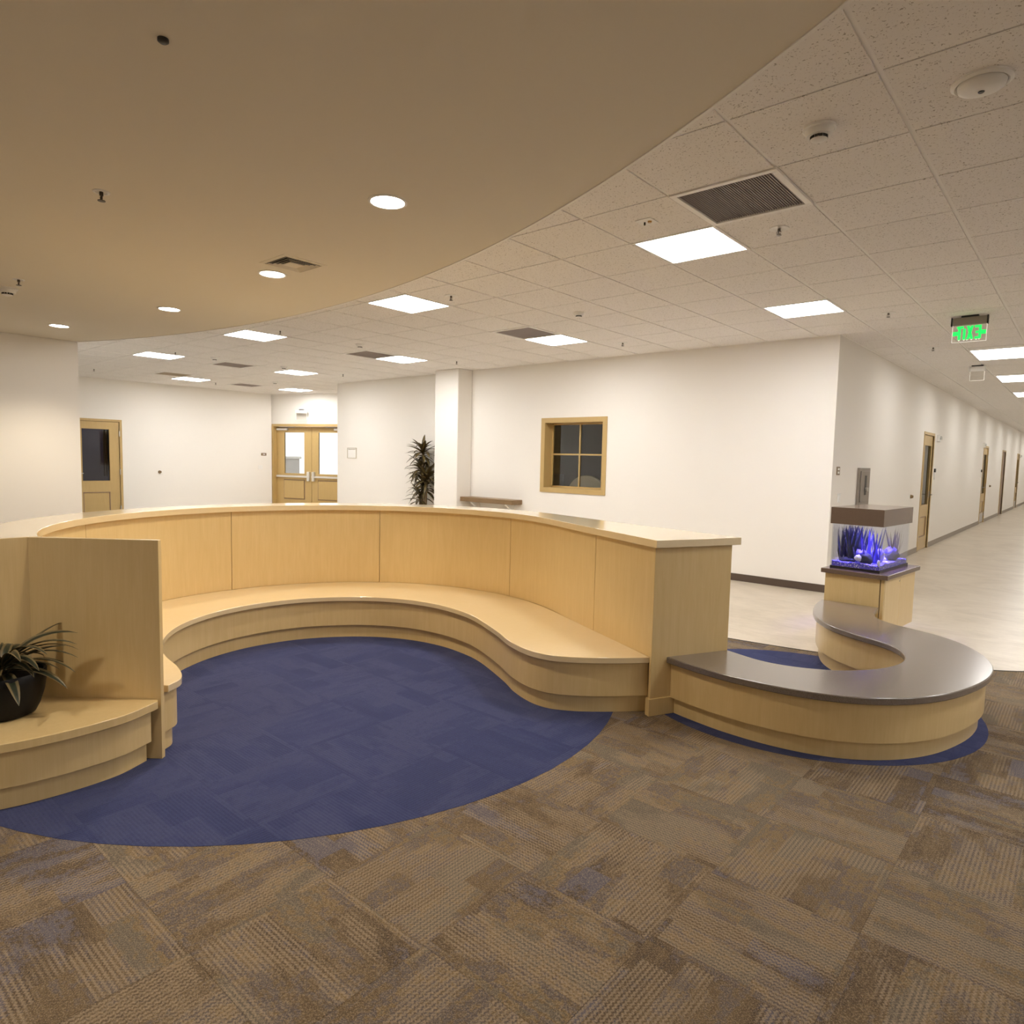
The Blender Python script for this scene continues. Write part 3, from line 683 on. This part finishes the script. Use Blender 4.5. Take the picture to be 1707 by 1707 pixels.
def rock(name, loc, s, mt, par, seed):
    bm = NB(); bmesh.ops.create_icosphere(bm, subdivisions=3, radius=1)
    for v_ in bm.verts:
        n_ = mnoise.noise(v_.co*1.6+Vector((seed, 0, 0))); v_.co = Vector((v_.co.x*s[0], v_.co.y*s[1], v_.co.z*s[2]))*(1+.35*n_)
    return fin(bm, name, mt, par, loc=loc, smooth=180)
M_rock = mat('dark_rock', (.03, .032, .06), .7); M_brock = mat('violet_rock', (.16, .13, .55), .6); M_coral = mat('white_coral', (.75, .72, .66), .6)
rock('rock', (-.30, .10, .075), (.07, .05, .02), M_rock, tank, 1); rock('rock', (-.20, .30, .09), (.09, .08, .06), M_rock, tank, 2); rock('rock', (-.09, .22, .12), (.05, .08, .06), M_brock, tank, 3)
rock('rock', (-.06, .52, .10), (.045, .12, .045), M_rock, tank, 4); rock('rock', (-.07, .50, .145), (.04, .08, .04), M_brock, tank, 5); rock('rock', (-.13, .06, .10), (.05, .035, .05), M_rock, tank, 7)
rock('rock', (-.20, .13, .14), (.06, .05, .03), M_brock, tank, 8)
rock('coral', (-.185, .035, .105), (.028, .02, .03), M_coral, tank, 11); rock('coral', (-.02, .03, .08), (.014, .012, .028), M_coral, tank, 12)
def blade(bm, p0, d, L, w, bend, droop, n=7, tw=0, fold=.25, taper=.9):
    # a strap leaf from p0 along d (unit-ish, with an up part) bending down by droop
    p = Vector(p0); d = Vector(d).normalized(); rows = []
    sidev = d.cross(Vector((0, 0, 1)));
    if sidev.length < .05: sidev = Vector((1, 0, 0))
    sidev.normalize(); sidev = Matrix.Rotation(tw, 3, d) @ sidev
    for k in range(n+1):
        u = k/n; ww = w*(math.sin(PI*min(1, (u*taper+.12)))**.8) if k < n else .0005
        nrm = sidev.cross(d)
        rows.append((bm.verts.new(p-sidev*ww), bm.verts.new(p-nrm*ww*fold), bm.verts.new(p+sidev*ww)))
        d = (d+Vector((bend[0], bend[1], -droop))*(1/n)).normalized(); p = p+d*(L/n)
    for a, b in zip(rows, rows[1:]):
        bm.faces.new((a[0], a[1], b[1], b[0])); bm.faces.new((a[1], a[2], b[2], b[1]))
M_weed = mat('dark_water_weed', (.025, .035, .06), .6); M_weed2 = mat('brown_water_weed', (.12, .095, .06), .6); M_weed3 = mat('blue_weed', (.11, .09, .5), .5)
def weed(name, x, y, n_, mt, h, spread):
    bm = NB()
    for k in range(n_):
        a = rnd.uniform(0, 2*PI); blade(bm, (x+rnd.uniform(-.02, .02), y+rnd.uniform(-.02, .02), .06), (spread*math.cos(a), spread*math.sin(a), 1), h*rnd.uniform(.75, 1), rnd.uniform(.005, .009), (0, 0), -.1, 8, rnd.uniform(-1, 1))
    for v_ in bm.verts:
        v_.co.x = min(max(v_.co.x, -TW+.01), -.01); v_.co.y = min(max(v_.co.y, .01), TD-.01); v_.co.z = min(v_.co.z, TH-.03)
    fin(bm, name, mt, tank, smooth=60)
for x, y in ((-.36, .12), (-.36, .25), (-.31, .17), (-.27, .10), (-.33, .35), (-.28, .28), (-.22, .2)): weed('water_plant', x, y, 20, M_weed, .34, .22)
for x, y in ((-.16, .14), (-.10, .12), (-.05, .13), (-.13, .07)): weed('water_plant', x, y, 6, M_weed3, rnd.uniform(.2, .32), .15)
weed('water_plant', -.05, .50, 10, M_weed2, .32, .28); weed('water_plant', -.06, .60, 7, M_weed2, .3, .2); weed('water_plant', -.2, .55, 7, M_weed, .3, .2)
bm = NB()
blade(bm, (-.24, .05, .20), (.3, 0, -1), .16, .02, (0, 0), 0, 6); fin(bm, 'driftwood', M_rock, tank)
ld = bpy.data.lights.new('tank_lamp', 'AREA'); ld.shape = 'RECTANGLE'; ld.size = .34; ld.size_y = .66; ld.energy = 10; ld.spread = math.radians(70); ld.color = (.30, .25, 1)
lo = bpy.data.objects.new('tank_lamp', ld); link(lo, tank); lo.location = (-TW/2, TD/2, TH+.026)

# ---------------------------------------------------------------- OFFICE WINDOW
win = props(bpy.data.objects.new('window_1', None), kind='structure'); link(win)
tr_ = .065; x0, x1, z0, z1 = WX0, WX1, WZ0, WZ1
bm = NB()
for b in ((x0-tr_, x1+tr_, 8.447, 8.46, z1, z1+tr_), (x0-tr_, x1+tr_, 8.447, 8.46, z0-tr_, z0), (x0-tr_, x0, 8.447, 8.46, z0, z1), (x1, x1+tr_, 8.447, 8.46, z0, z1)): box(bm, *b)
fin(bm, 'window_casing', M_frame, win, bev=.002)
bm = NB(); g = .012
for b in ((x0, x1, 8.447, 8.70, z1-g, z1), (x0, x1, 8.447, 8.70, z0, z0+g), (x0, x0+g, 8.447, 8.70, z0, z1), (x1-g, x1, 8.447, 8.70, z0, z1)): box(bm, *b)
for b in ((x0+g, x1-g, 8.64, 8.68, z1-g-.025, z1-g), (x0+g, x1-g, 8.64, 8.68, z0+g, z0+g+.025), (x0+g, x0+g+.025, 8.64, 8.68, z0+g, z1-g), (x1-g-.025, x1-g, 8.64, 8.68, z0+g, z1-g)): box(bm, *b)
fin(bm, 'window_jamb', M_frame, win)
xm, zm = (x0+x1)/2, (z0+z1)/2+.02
bm = NB(); box(bm, xm-.012, xm+.012, 8.645, 8.675, z0+g, z1-g); fin(bm, 'muntin', M_frame, win)
bm = NB(); box(bm, x0+g, x1-g, 8.645, 8.675, zm-.012, zm+.012); fin(bm, 'muntin', M_frame, win)
for (a, b) in ((x0+g, xm), (xm, x1-g)):
    for (c_, d2_) in ((z0+g, zm), (zm, z1-g)):
        bm = NB(); box(bm, a, b, 8.657, 8.663, c_, d2_); fin(bm, 'pane', M_glass, win)
# dark office behind
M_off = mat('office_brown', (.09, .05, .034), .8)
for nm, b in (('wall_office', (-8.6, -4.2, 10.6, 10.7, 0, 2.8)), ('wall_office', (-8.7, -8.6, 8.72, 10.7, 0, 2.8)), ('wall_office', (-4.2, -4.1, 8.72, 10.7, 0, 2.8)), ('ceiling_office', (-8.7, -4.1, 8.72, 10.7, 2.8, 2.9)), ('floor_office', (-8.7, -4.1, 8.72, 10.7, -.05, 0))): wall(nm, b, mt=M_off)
t_ = thing('round_chair_back', 'cream round backed chair seen through the office window', 'chair', (-6.20, 9.0, 0))
bm = NB()
arcp = [(math.cos(a)*.36, math.sin(a)*.30) for a in [PI*k/16 for k in range(17)]]
n_ = len(arcp); f1 = [bm.verts.new((p[0], -.03, .98+p[1])) for p in arcp]; f2 = [bm.verts.new((p[0], .03, .98+p[1])) for p in arcp]
bm.faces.new(f1); bm.faces.new(f2[::-1])
for i in range(n_): bm.faces.new((f1[i], f2[i], f2[(i+1) % n_], f1[(i+1) % n_]))
fin(bm, 'backrest', mat('cream_cane', (.75, .62, .40), .6), t_, bev=.01)
bm = NB(); box(bm, -.3, .3, -.05, .5, .42, .48); box(bm, -.3, .3, -.03, .03, .48, .98); fin(bm, 'seat', M_frame, t_)
for sx in (-1, 1):
    for yy in (0, .45): bm = NB(); tube(bm, [(sx*.27, yy, 0), (sx*.26, yy, .43)], .018); fin(bm, 'leg', M_frame, t_)
t_ = thing('grey_monitor', 'grey blue screen standing inside the office window, lower left', 'screen', (-7.0, 9.2, 0))
bm = NB(); box(bm, -.17, .17, 0, .02, .98, 1.28); fin(bm, 'screen', mat('grey_blue', (.16, .16, .24), .5), t_)
bm = NB(); box(bm, -.02, .02, 0, .02, .74, .98); box(bm, -.1, .1, -.06, .08, .72, .74); fin(bm, 'stand', M_black, t_)
t_ = thing('office_desk', 'dark desk in the unlit office behind the window', 'desk', (-7.15, 9.25, 0))
bm = NB(); box(bm, -.6, .35, -.3, .3, .68, .72); fin(bm, 'desktop', M_off, t_)
for sx in (-.55, .3):
    for yy in (-.25, .25): bm = NB(); box(bm, sx-.02, sx+.02, yy-.02, yy+.02, 0, .68); fin(bm, 'leg', M_off, t_)

# ---------------------------------------------------------------- DOORS
M_sat = mat('satin_aluminium', (.74, .72, .68), .35, .35)
M_darkdoor = mat('dark_brown_door', (.26, .17, .11), .5)
M_dark_glass = glassmat('dark_glass', (.72, .72, .76), .1)
def hinge(par, M, x, z):
    bm = NB(); box(bm, x-.012, x+.012, -.012, .004, z-.06, z+.06, M=M); fin(bm, 'hinge', M_steel, par, bev=.002)
def door_unit(n_, M, w, h, glass, lower, handle_x=None, hinge_x=None, kick=False, lever=True):
    # local: x 0..w along the opening, y>0 into the wall, frame proud of the wall by 1 cm
    root = props(bpy.data.objects.new('door_%d' % n_, None), kind='structure'); link(root); f = .05
    bm = NB()
    for b in ((-f, 0, -.010, .14, 0, h+f), (w, w+f, -.010, .14, 0, h+f), (0, w, -.010, .14, h, h+f), (0, .012, .04, .07, 0, h), (w-.012, w, .04, .07, 0, h)): box(bm, *b, M=M)
    fin(bm, 'door_frame', M_frame, root)
    gx0, gx1, gz0, gz1 = glass; y0, y1 = .012, .055
    bm = NB()
    for b in ((.004, gx0, y0, y1, .008, h-.004), (gx1, w-.004, y0, y1, .008, h-.004), (gx0, gx1, y0, y1, gz1, h-.004), (gx0, gx1, y0, y1, lower[1], gz0), (gx0, gx1, y0, y1, .008, lower[0]), (gx0, gx1, y0+.014, y1, lower[0], lower[1])): box(bm, *b, M=M)
    fin(bm, 'door_leaf', M_door, root)
    bm = NB()
    for b in ((gx0-.015, gx1+.015, y0-.005, y0+.01, gz1, gz1+.015), (gx0-.015, gx1+.015, y0-.005, y0+.01, gz0-.015, gz0), (gx0-.015, gx0, y0-.005, y0+.01, gz0, gz1), (gx1, gx1+.015, y0-.005, y0+.01, gz0, gz1)): box(bm, *b, M=M)
    fin(bm, 'glass_bead', M_frame, root)
    bm = NB(); lo_, hi_ = lower
    for b in ((gx0, gx1, y0+.002, y0+.014, hi_-.016, hi_), (gx0, gx1, y0+.002, y0+.014, lo_, lo_+.016), (gx0, gx0+.016, y0+.002, y0+.014, lo_+.016, hi_-.016), (gx1-.016, gx1, y0+.002, y0+.014, lo_+.016, hi_-.016)): box(bm, *b, M=M)
    fin(bm, 'panel_molding', M_darkdoor, root)
    bm = NB(); box(bm, gx0, gx1, .030, .036, gz0, gz1, M=M); fin(bm, 'glass_pane', M_dark_glass, root)
    if hinge_x is not None:
        for z in (.25, 1.05, h-.25): hinge(root, M, hinge_x, z)
    if handle_x is not None:
        s = -1 if handle_x > w/2 else 1
        bm = NB(); tube(bm, [M @ Vector((handle_x, y0, 1.02)), M @ Vector((handle_x, y0-.055, 1.02)), M @ Vector((handle_x+s*.03, y0-.06, 1.02)), M @ Vector((handle_x+s*.12, y0-.06, 1.02))], .010)
        box(bm, handle_x-.025, handle_x+.025, y0-.008, y0, .96, 1.08, M=M); fin(bm, 'lever_handle', M_steel, root, smooth=40)
    if kick:
        bm = NB(); box(bm, .06, w-.06, y0-.004, y0, .03, .28, M=M); fin(bm, 'kick_plate', M_steel, root)
    return root
# corridor doors: local x -> +Y world, local y -> -X
def MC(y): return Matrix.Translation((XC, y, 0)) @ Matrix(((0, -1, 0, 0), (1, 0, 0, 0), (0, 0, 1, 0), (0, 0, 0, 1)))
door_unit(1, MC(D[0][0]), .92, 2.12, (.17, .75, .84, 1.93), (.24, .62), .85, 0.0)
door_unit(2, MC(D[1][0]), .98, 2.12, (.17, .80, .84, 1.93), (.30, .62), .10, .98, True)
door_unit(4, MC(D[3][0]), .98, 2.12, (.17, .80, .84, 1.93), (.30, .62), .85, 0.0, True)
door_unit(5, MC(D[4][0]), 1.0, 2.12, (.17, .80, .84, 1.93), (.30, .62), .85, 0.0)
root = props(bpy.data.objects.new('door_3', None), kind='structure'); link(root)
bm = NB(); 
for b in ((-.05, 0, -.01, .14, 0, 2.17), (1.0, 1.05, -.01, .14, 0, 2.17), (0, 1.0, -.01, .14, 2.12, 2.17)): box(bm, *b, M=MC(D[2][0]))
fin(bm, 'door_frame', M_frame, root)
bm = NB(); box(bm, 0.004, .996, .02, .06, .01, 2.116, M=MC(D[2][0])); fin(bm, 'door_leaf', M_darkdoor, root, label='dark brown recessed door leaf')
# dark closets behind glazed doors
M_void = mat('dim_room', (.7, .68, .66), .9)
for a, b in D:
    bm = NB(); box(bm, XC-1.2, XC-1.15, a-.3, b+.3, 0, 2.4); props(fin(bm, 'wall_room', M_void), kind='structure')
# left glazed door
MLd = Matrix.Translation((LX, DL1, 0)) @ Matrix(((0, -1, 0, 0), (-1, 0, 0, 0), (0, 0, 1, 0), (0, 0, 0, 1)))
door_unit(6, MLd, DL1-DL0, 2.13, (.20, .72, .86, 1.965), (.12, .62), .84, 0.0)
bm = NB(); box(bm, LX-1.6, LX-1.5, 3.5, 7, 0, 2.6); box(bm, LX-1.6, LX-.2, 3.4, 3.5, 0, 2.6); box(bm, LX-1.6, LX-.2, 7, 7.1, 0, 2.6); props(fin(bm, 'wall_room', mat('dim_blue_room', (.05, .05, .10), .9)), kind='structure')
t_ = thing('dark_curtain', 'dark curtain hanging behind the left door glass', 'curtain', (LX-.32, 5.34, 0))
bm = NB()
pts_ = [(.012*math.sin(k*1.9), -.09+.018*k) for k in range(11)]
prism(bm, [(p[0]+.006, p[1]) for p in pts_]+[(p[0]-.006, p[1]) for p in pts_[::-1]], .95, 2.05); fin(bm, 'cloth', M_black, t_)
# double doors in the bay
root = props(bpy.data.objects.new('door_7', None), kind='structure'); link(root)
bm = NB()
for b in ((.02, .07, -.012, .2, 0, 2.285), (2.255, 2.31, -.012, .2, 0, 2.285), (.07, 2.255, -.012, .2, 2.225, 2.285)): box(bm, *b, M=MD)
fin(bm, 'door_frame', M_frame, root)
for k, (a, b) in enumerate(((.074, 1.158), (1.170, 2.251))):
    off = .12; g0, g1 = (a+.24, a+.86) if k == 0 else (b-.88, b-.268)
    lf = []
    bm = NB()
    for q in ((a, g0, off, off+.045, .01, 2.22), (g1, b, off, off+.045, .01, 2.22), (g0, g1, off, off+.045, 2.075, 2.22), (g0, g1, off, off+.045, .01, 1.03)): box(bm, *q, M=MD)
    leaf = fin(bm, 'door_leaf', M_door, root)
    bm = NB(); box(bm, g0, g1, off+.018, off+.024, 1.03, 2.075, M=MD); fin(bm, 'glass_pane', M_glass, root)
    bm = NB(); box(bm, g0-.02, g1+.02, off-.0015, off, .36, .87, M=MD); fin(bm, 'panel_groove', M_darkdoor, root)
    bm = NB(); box(bm, g0+.0, g1-.0, off-.022, off-.001, .38, .85, M=MD); fin(bm, 'raised_panel', M_door, root, bev=.018)
    bm = NB(); box(bm, a+.02, b-.03, off-.06, off-.03, .925, .975, M=MD); fin(bm, 'push_bar', M_sat, root, bev=.008, label='steel push bar')
    xl = b-.07 if k == 0 else a+.07
    bm = NB(); box(bm, xl-.035, xl+.035, off-.07, off, .84, 1.08, M=MD); fin(bm, 'latch_case', M_sat, root, bev=.008)
    xc = a+.03 if k == 0 else b-.38
    bm = NB(); box(bm, xc, xc+.33, off-.06, off, 2.13, 2.18, M=MD); fin(bm, 'door_closer', M_sat, root, bev=.005)
    bm = NB(); tube(bm, [MD @ Vector((xc+.25, off-.03, 2.19)), MD @ Vector((xc+.5 if k == 0 else xc-.2, off-.06, 2.205)), MD @ Vector((xc+.6 if k == 0 else xc-.3, off-.01, 2.22))], .008); fin(bm, 'closer_arm', M_steel, root)
# outside the double doors
bm = NB(); box(bm, -26, -12.6, 9.9, 24, -.15, -.02); props(fin(bm, 'ground', mat('pale_paving', (.75, .73, .7), .8)), kind='structure')
t_ = thing('outdoor_pier', 'pale masonry pier outside the double door glass', 'pillar', (-22.1, 13.0, 0))
bm = NB(); box(bm, -.30, .38, -.3, .3, -.02, 1.36); fin(bm, 'shaft', mat('pale_masonry', (.42, .40, .38), .9), t_)
bm = NB(); box(bm, -.35, .43, -.35, .35, 1.36, 1.44); fin(bm, 'coping', mat('pale_coping', (.6, .58, .55), .9), t_)

# ---------------------------------------------------------------- EXIT SIGNS
m = M_green = mat('green_letter', (.02, .5, .12), .4, emit=(.008, 1, .10), es=.72)
M_acr = glassmat('clear_acrylic', (.97, .97, .96), .06); M_acr_edge = mat('lit_acrylic_edge', (.9, .88, .82), .4, emit=(1, .95, .85), es=.45)
M_alu = mat('sign_housing', (.30, .26, .22), .45, .5)
def poly_xz(bm, pts, y0, y1):
    a = [bm.verts.new((p[0], y0, p[1])) for p in pts]; b = [bm.verts.new((p[0], y1, p[1])) for p in pts]; n_ = len(pts)
    bm.faces.new(a); bm.faces.new(b[::-1])
    for i in range(n_): bm.faces.new((a[i], b[i], b[(i+1) % n_], a[(i+1) % n_]))
def exit_sign(loc, rz, lab, w=.30, letters=True, wall_mount=False, ph=.165, lit=True):
    t_ = thing('exit_sign', lab, 'sign', loc, rz)
    h = w/2
    if not wall_mount: lb('canopy_mount', M_black, t_, -.072, .072, -.03, .03, -.016, 0)
    else: lb('canopy_mount', M_black, t_, -.06, .06, -.02, .04, -.012, .006)
    lb('housing', M_alu if letters else M_lframe, t_, -h+.008, h-.008, -.022, .022, -.090, -.014, bev=.004)
    for s in (-1, 1): lb('end_cap', M_black if letters else M_lframe, t_, s*h-.008, s*h+.004, -.024, .024, -.094, -.010, bev=.002)
    lb('acrylic_panel', M_acr, t_, -h+.008, h-.008, -.003, .003, -.090-ph, -.090)
    bm = NB()
    for b in ((-h+.008, h-.008, -.0035, .0035, -.0925-ph, -.090-ph), (-h+.006, -h+.009, -.0035, .0035, -.090-ph, -.09), (h-.009, h-.006, -.0035, .0035, -.090-ph, -.09)): box(bm, *b)
    fin(bm, 'lit_edge', M_acr_edge, t_)
    if letters:
        # the word EXIT between chevrons, read from the corridor side: the lobby sees it mirrored
        zt, zb = -.100, -.232; L = -.128
        def R(name, pl):
            bm = NB()
            for q in pl: poly_xz(bm, q, -.0045, -.0032)
            fin(bm, name, M_green if lit else M_acr_edge, t_)
        q = lambda x0, x1, z0, z1: [(x0, z0), (x1, z0), (x1, z1), (x0, z1)]
        st = .020
        # order left to right as seen from the lobby: arrow T I X (mirrored) E arrow
        R('arrow_mark', [q(-h+.012, -.100, -.190, -.150)])
        R('letter_t', [q(-.104, -.048, zt-.022, zt), q(-.094, -.070, zb, zt-.022), q(-.100, -.094, -.190, -.150)])
        R('letter_i', [q(-.052, -.030, zb, zt-.026)])
        R('letter_x', [[(-.022, zt), (.001, zt), (.036, zb), (.013, zb)], [(.013, zt), (.036, zt), (.001, zb), (-.022, zb)]])
        R('letter_e', [q(.078, .100, zb, zt), q(.044, .078, zt-.022, zt), q(.052, .078, -.178, -.156), q(.046, .078, zb, zb+.022)])
        R('arrow_mark', [q(.100, h-.012, -.190, -.150)])
        for x in (-.082, -.041, -.015, .022, .062, .085): 
            bm = NB(); lathe(bm, [(0, -.244), (.006, -.240), (.007, -.236), (0, -.233)], 8, (x, -.004, 0)); fin(bm, 'led_glint', M_acr_edge, t_)
    return t_
exit_sign((-1.038, 8.10, H), 0, 'green lit EXIT sign seen mirrored, hanging at the corridor entrance')
exit_sign((-1.402, 12.0, H), 0, 'small clear sign hanging in the corridor beyond the green sign', .19, False, False, .13)
p = MD @ Vector((1.02, -.10, 2.64)); exit_sign(p, ang, 'clear exit sign on the wall above the double doors', .34, False, True)

# ---------------------------------------------------------------- WALL FITTINGS
def onx(name, lab, cat, y, z, group=None): return thing(name, lab, cat, (XC, y, z), 0, group)
t_ = onx('push_plate_switch', 'bronze two button switch plate on the corridor wall corner', 'switch', 8.69, 1.46)
lb('plate', M_plate, t_, 0, .006, -.065, .065, -.05, .05, bev=.002); lb('button', M_white, t_, .006, .010, -.03, .03, .008, .034); lb('button', M_white, t_, .006, .010, -.03, .03, -.034, -.008)
t_ = onx('wall_switch', 'white switch plate below the bronze one', 'switch', 8.79, 1.13)
lb('plate', M_white, t_, 0, .008, -.06, .06, -.055, .055, bev=.003); lb('rocker', M_white, t_, .008, .013, -.02, .02, -.03, .03, bev=.002)
t_ = onx('drinking_fountain', 'brushed steel drinking fountain panel on the wall behind the aquarium', 'fountain', 9.84, 1.0)
lb('back_plate', M_steel2, t_, 0, .03, -.27, .27, 0, .50, bev=.003); lb('bezel', M_steel2, t_, .03, .04, -.22, .22, .05, .46, bev=.004)
lb('recess', M_dark, t_, .040, .042, -.03, .06, .14, .40); lb('spout', M_steel, t_, .04, .075, -.02, .04, .19, .24, bev=.006); lb('basin_lip', M_steel, t_, 0, .15, -.30, .30, -.02, 0, bev=.004)
for y, lab in ((13.06, 'round wall bumper before the first corridor door'), (24.35, 'round wall bumper after the second corridor door')):
    t_ = onx('door_stop', lab, 'bumper', y, 1.028)
    bm = NB(); lathe(bm, [(0, .045), (.022, .040), (.028, .02), (.034, .0)], 16); o = fin(bm, 'rubber_cap', M_plate, t_, smooth=60); o.rotation_euler = (0, PI/2, 0)
for (y, z, lab) in ((15.25, 2.09, 'white fire alarm strobe beside the first corridor door'), (22.3, 2.17, 'white fire alarm strobe at the second corridor door'), (34.25, 2.08, 'white fire alarm strobe at the far corridor door')):
    t_ = onx('alarm_strobe', lab, 'alarm', y, z, 'corridor alarm strobes')
    lb('body', M_white, t_, 0, .045, -.085, .085, -.06, .07, bev=.006); lb('lens', M_glass, t_, .045, .07, -.03, .03, -.02, .045, bev=.004); lb('label', M_dark, t_, .045, .047, -.02, .02, -.018, .02)
for (y, lab) in ((15.12, 'card reader beside the first corridor door'), (22.2, 'card reader beside the second corridor door')):
    t_ = onx('card_reader', lab, 'reader', y, 1.38)
    lb('keypad', M_dark, t_, 0, .025, -.04, .04, .06, .13, bev=.003); lb('housing', M_white, t_, 0, .02, -.045, .045, -.08, .05, bev=.003)
t_ = thing('wall_button', 'small round knob on the far left wall', 'bumper', (LX, 6.29, 1.05)); bm = NB(); lathe(bm, [(0, .04), (.03, .035), (.035, 0)], 16); o = fin(bm, 'knob', M_plate, t_, smooth=60); o.rotation_euler = (0, PI/2, 0)
t_ = thing('bronze_plate', 'small bronze switch plate left of the double doors', 'switch', (LX, 8.83, 1.5)); lb('plate', M_plate, t_, 0, .012, -.07, .07, -.033, .033, bev=.004); lb('button', M_white, t_, .012, .017, -.035, .035, -.01, .01)
t_ = thing('white_plate', 'white switch plate under the bronze plate by the double doors', 'switch', (LX, 8.74, 1.17)); lb('plate', M_white, t_, 0, .008, -.06, .06, -.055, .055, bev=.003); lb('rocker', M_white, t_, .008, .012, -.02, .02, -.03, .03)
t_ = thing('wall_notice', 'pale framed notice on the back wall right of the double doors', 'notice', (-11.80, 8.46, 1.57))
M_nf = mat('notice_frame', (.52, .46, .36), .5)
bm = NB()
for b in ((-.155, .155, -.014, 0, .10, .11), (-.155, .155, -.014, 0, -.11, -.10), (-.155, -.145, -.014, 0, -.10, .10), (.145, .155, -.014, 0, -.10, .10)): box(bm, *b)
fin(bm, 'frame', M_nf, t_); lb('sheet', M_white, t_, -.145, .145, -.006, 0, -.10, .10); lb('heading_bar', M_nf, t_, -.12, .12, -.0075, -.006, .07, .084)
t_ = thing('wall_shelf', 'thick brown wooden ledge on the back wall right of the pilaster', 'shelf', (-7.70, 8.33, .77))
M_ledge = wood('brown_ledge', (.25, .155, .07), (.19, .115, .05), .45, (1, 9, 9))
lb('slab', M_ledge, t_, -.60, .595, -.13, .13, 0, .078, bev=.006)
for x in (-.4, .4):
    bm = NB(); prism(bm, [(x-.02, .13), (x+.02, .13), (x+.02, -.08), (x-.02, -.08)], -.14, 0)
    for v_ in bm.verts:
        if v_.co.z < -.1 and v_.co.y < 0: v_.co.y = .11
    fin(bm, 'bracket', M_white, t_)

# ---------------------------------------------------------------- PLANTS
def leafmat(name, mid, edge):
    m = mat(name, mid, .42, spec=.5); t = NT(m); a = t.n('ShaderNodeAttribute', attribute_name='edge'); 
    f = t.ramp(a.outputs['Fac'], ((.45, mid), (.62, edge))); t.l(f, t.b.inputs['Base Color']); return m
def strap(bm, lay, p0, d, L, w, droop, n=9, tw=0, fold=.3):
    p = Vector(p0); d = Vector(d).normalized(); sv = d.cross(Vector((0, 0, 1)))
    if sv.length < .05: sv = Vector((1, 0, 0))
    sv.normalize(); sv = Matrix.Rotation(tw, 3, d) @ sv; rows = []
    for k in range(n+1):
        u = k/n; ww = w*max(.02, math.sin(PI*(u*.86+.14))**.75)
        nr = sv.cross(d).normalized(); row = []
        for s_ in (-1, -.5, 0, .5, 1):
            v_ = bm.verts.new(p+sv*ww*s_+nr*ww*fold*(abs(s_))); v_[lay] = abs(s_); row.append(v_)
        rows.append(row); d = (d+Vector((0, 0, -droop/n))).normalized(); p = p+d*(L/n)
    for a, b in zip(rows, rows[1:]):
        for k in range(4): bm.faces.new((a[k], a[k+1], b[k+1], b[k]))
M_leaf = leafmat('dracaena_leaf', (.020, .026, .014), (.16, .12, .055))
M_corn = leafmat('corn_plant_leaf', (.13, .09, .028), (.045, .034, .013))
pot = thing('potted_dracaena', 'striped dark dracaena in a black pot on the left bench', 'plant', (-3.688, .745, .302))
bm = NB(); lathe(bm, [(0, .0), (.105, .0), (.122, .008), (.138, .04), (.156, .10), (.165, .16), (.166, .198), (.162, .202), (.152, .198), (.148, .175), (0, .175)], 44); fin(bm, 'pot', mat('black_glaze', (.004, .0035, .004), .55, spec=.25), pot, smooth=50)
bm = NB(); lathe(bm, [(0, .186), (.145, .180)], 24); fin(bm, 'soil', mat('soil', (.02, .014, .01), .95), pot)
r3 = random.Random(11)
def leaf_obj(par, name, mt, *a, **k):
    bm = NB(); lay = bm.verts.layers.float.new('edge'); strap(bm, lay, *a, **k); return fin(bm, name, mt, par, smooth=80)
# camera sees the pot from +x; leaves fan toward +y (right in view)
for k in range(46):
    a = k*2.399+r3.uniform(-.2, .2); el = -.05+1.15*(k/46)**.8; L = r3.uniform(.23, .33)
    c_ = math.cos(a); s_ = math.sin(a)
    if c_ < -.1: L = min(L, .15/abs(c_)*.95) if el < .9 else L*.6
    if c_+s_ > 1.1 and el < .4: L *= .9
    leaf_obj(pot, 'leaf', M_leaf, (.02*c_, .02*s_, .19+.06*(k/46)), (c_, s_, el+.38), L, r3.uniform(.016, .024), r3.uniform(.7, 1.6), tw=r3.uniform(-.4, .4))
# tall corn plant beside the pilaster
tall = thing('tall_corn_plant', 'tall dark corn plant with tiered leaves beside the white pilaster', 'plant', (-9.34, 8.27, 0))
bm = NB(); lathe(bm, [(0, 0), (.13, 0), (.17, .30), (.175, .31), (.16, .31), (.155, .28), (0, .28)], 28); fin(bm, 'pot', mat('dark_pot', (.05, .035, .025), .5), tall, smooth=50)
M_cane = mat('cane_bark', (.22, .16, .09), .8)
heads = [(-.02, 0, 1.52), (-.07, .02, 1.22), (.12, -.02, 1.06), (.04, .01, .88), (-.06, -.03, .70)]
for hx, hy, hz in heads:
    bm = NB(); tube(bm, [(hx*.4, hy*.4, .28), (hx*.8, hy*.8, hz*.6), (hx, hy, hz+.05)], [.022, .02, .016]); fin(bm, 'cane', M_cane, tall, smooth=60)
    n_ = 34 if hz > .8 else 14
    for k in range(n_):
        a = k*2.399+hz*5; el = -.05+1.9*(k/n_)**1.2; L = r3.uniform(.30, .46)*(1-.25*k/n_)
        c_, s_ = math.cos(a), math.sin(a)
        if s_ > .05: s_ *= .35
        if c_ > .2: L *= .9
        bm = NB(); lay = bm.verts.layers.float.new('edge'); strap(bm, lay, (hx, hy, hz+.12*(k/n_)), (c_, s_*.8, el), L, r3.uniform(.026, .040), r3.uniform(.5, 1.6), n=7, tw=r3.uniform(-.3, .3))
        for v_ in bm.verts: v_.co.y = min(v_.co.y, .18); v_.co.x = min(v_.co.x, .44)
        fin(bm, 'leaf', M_corn, tall, smooth=80)
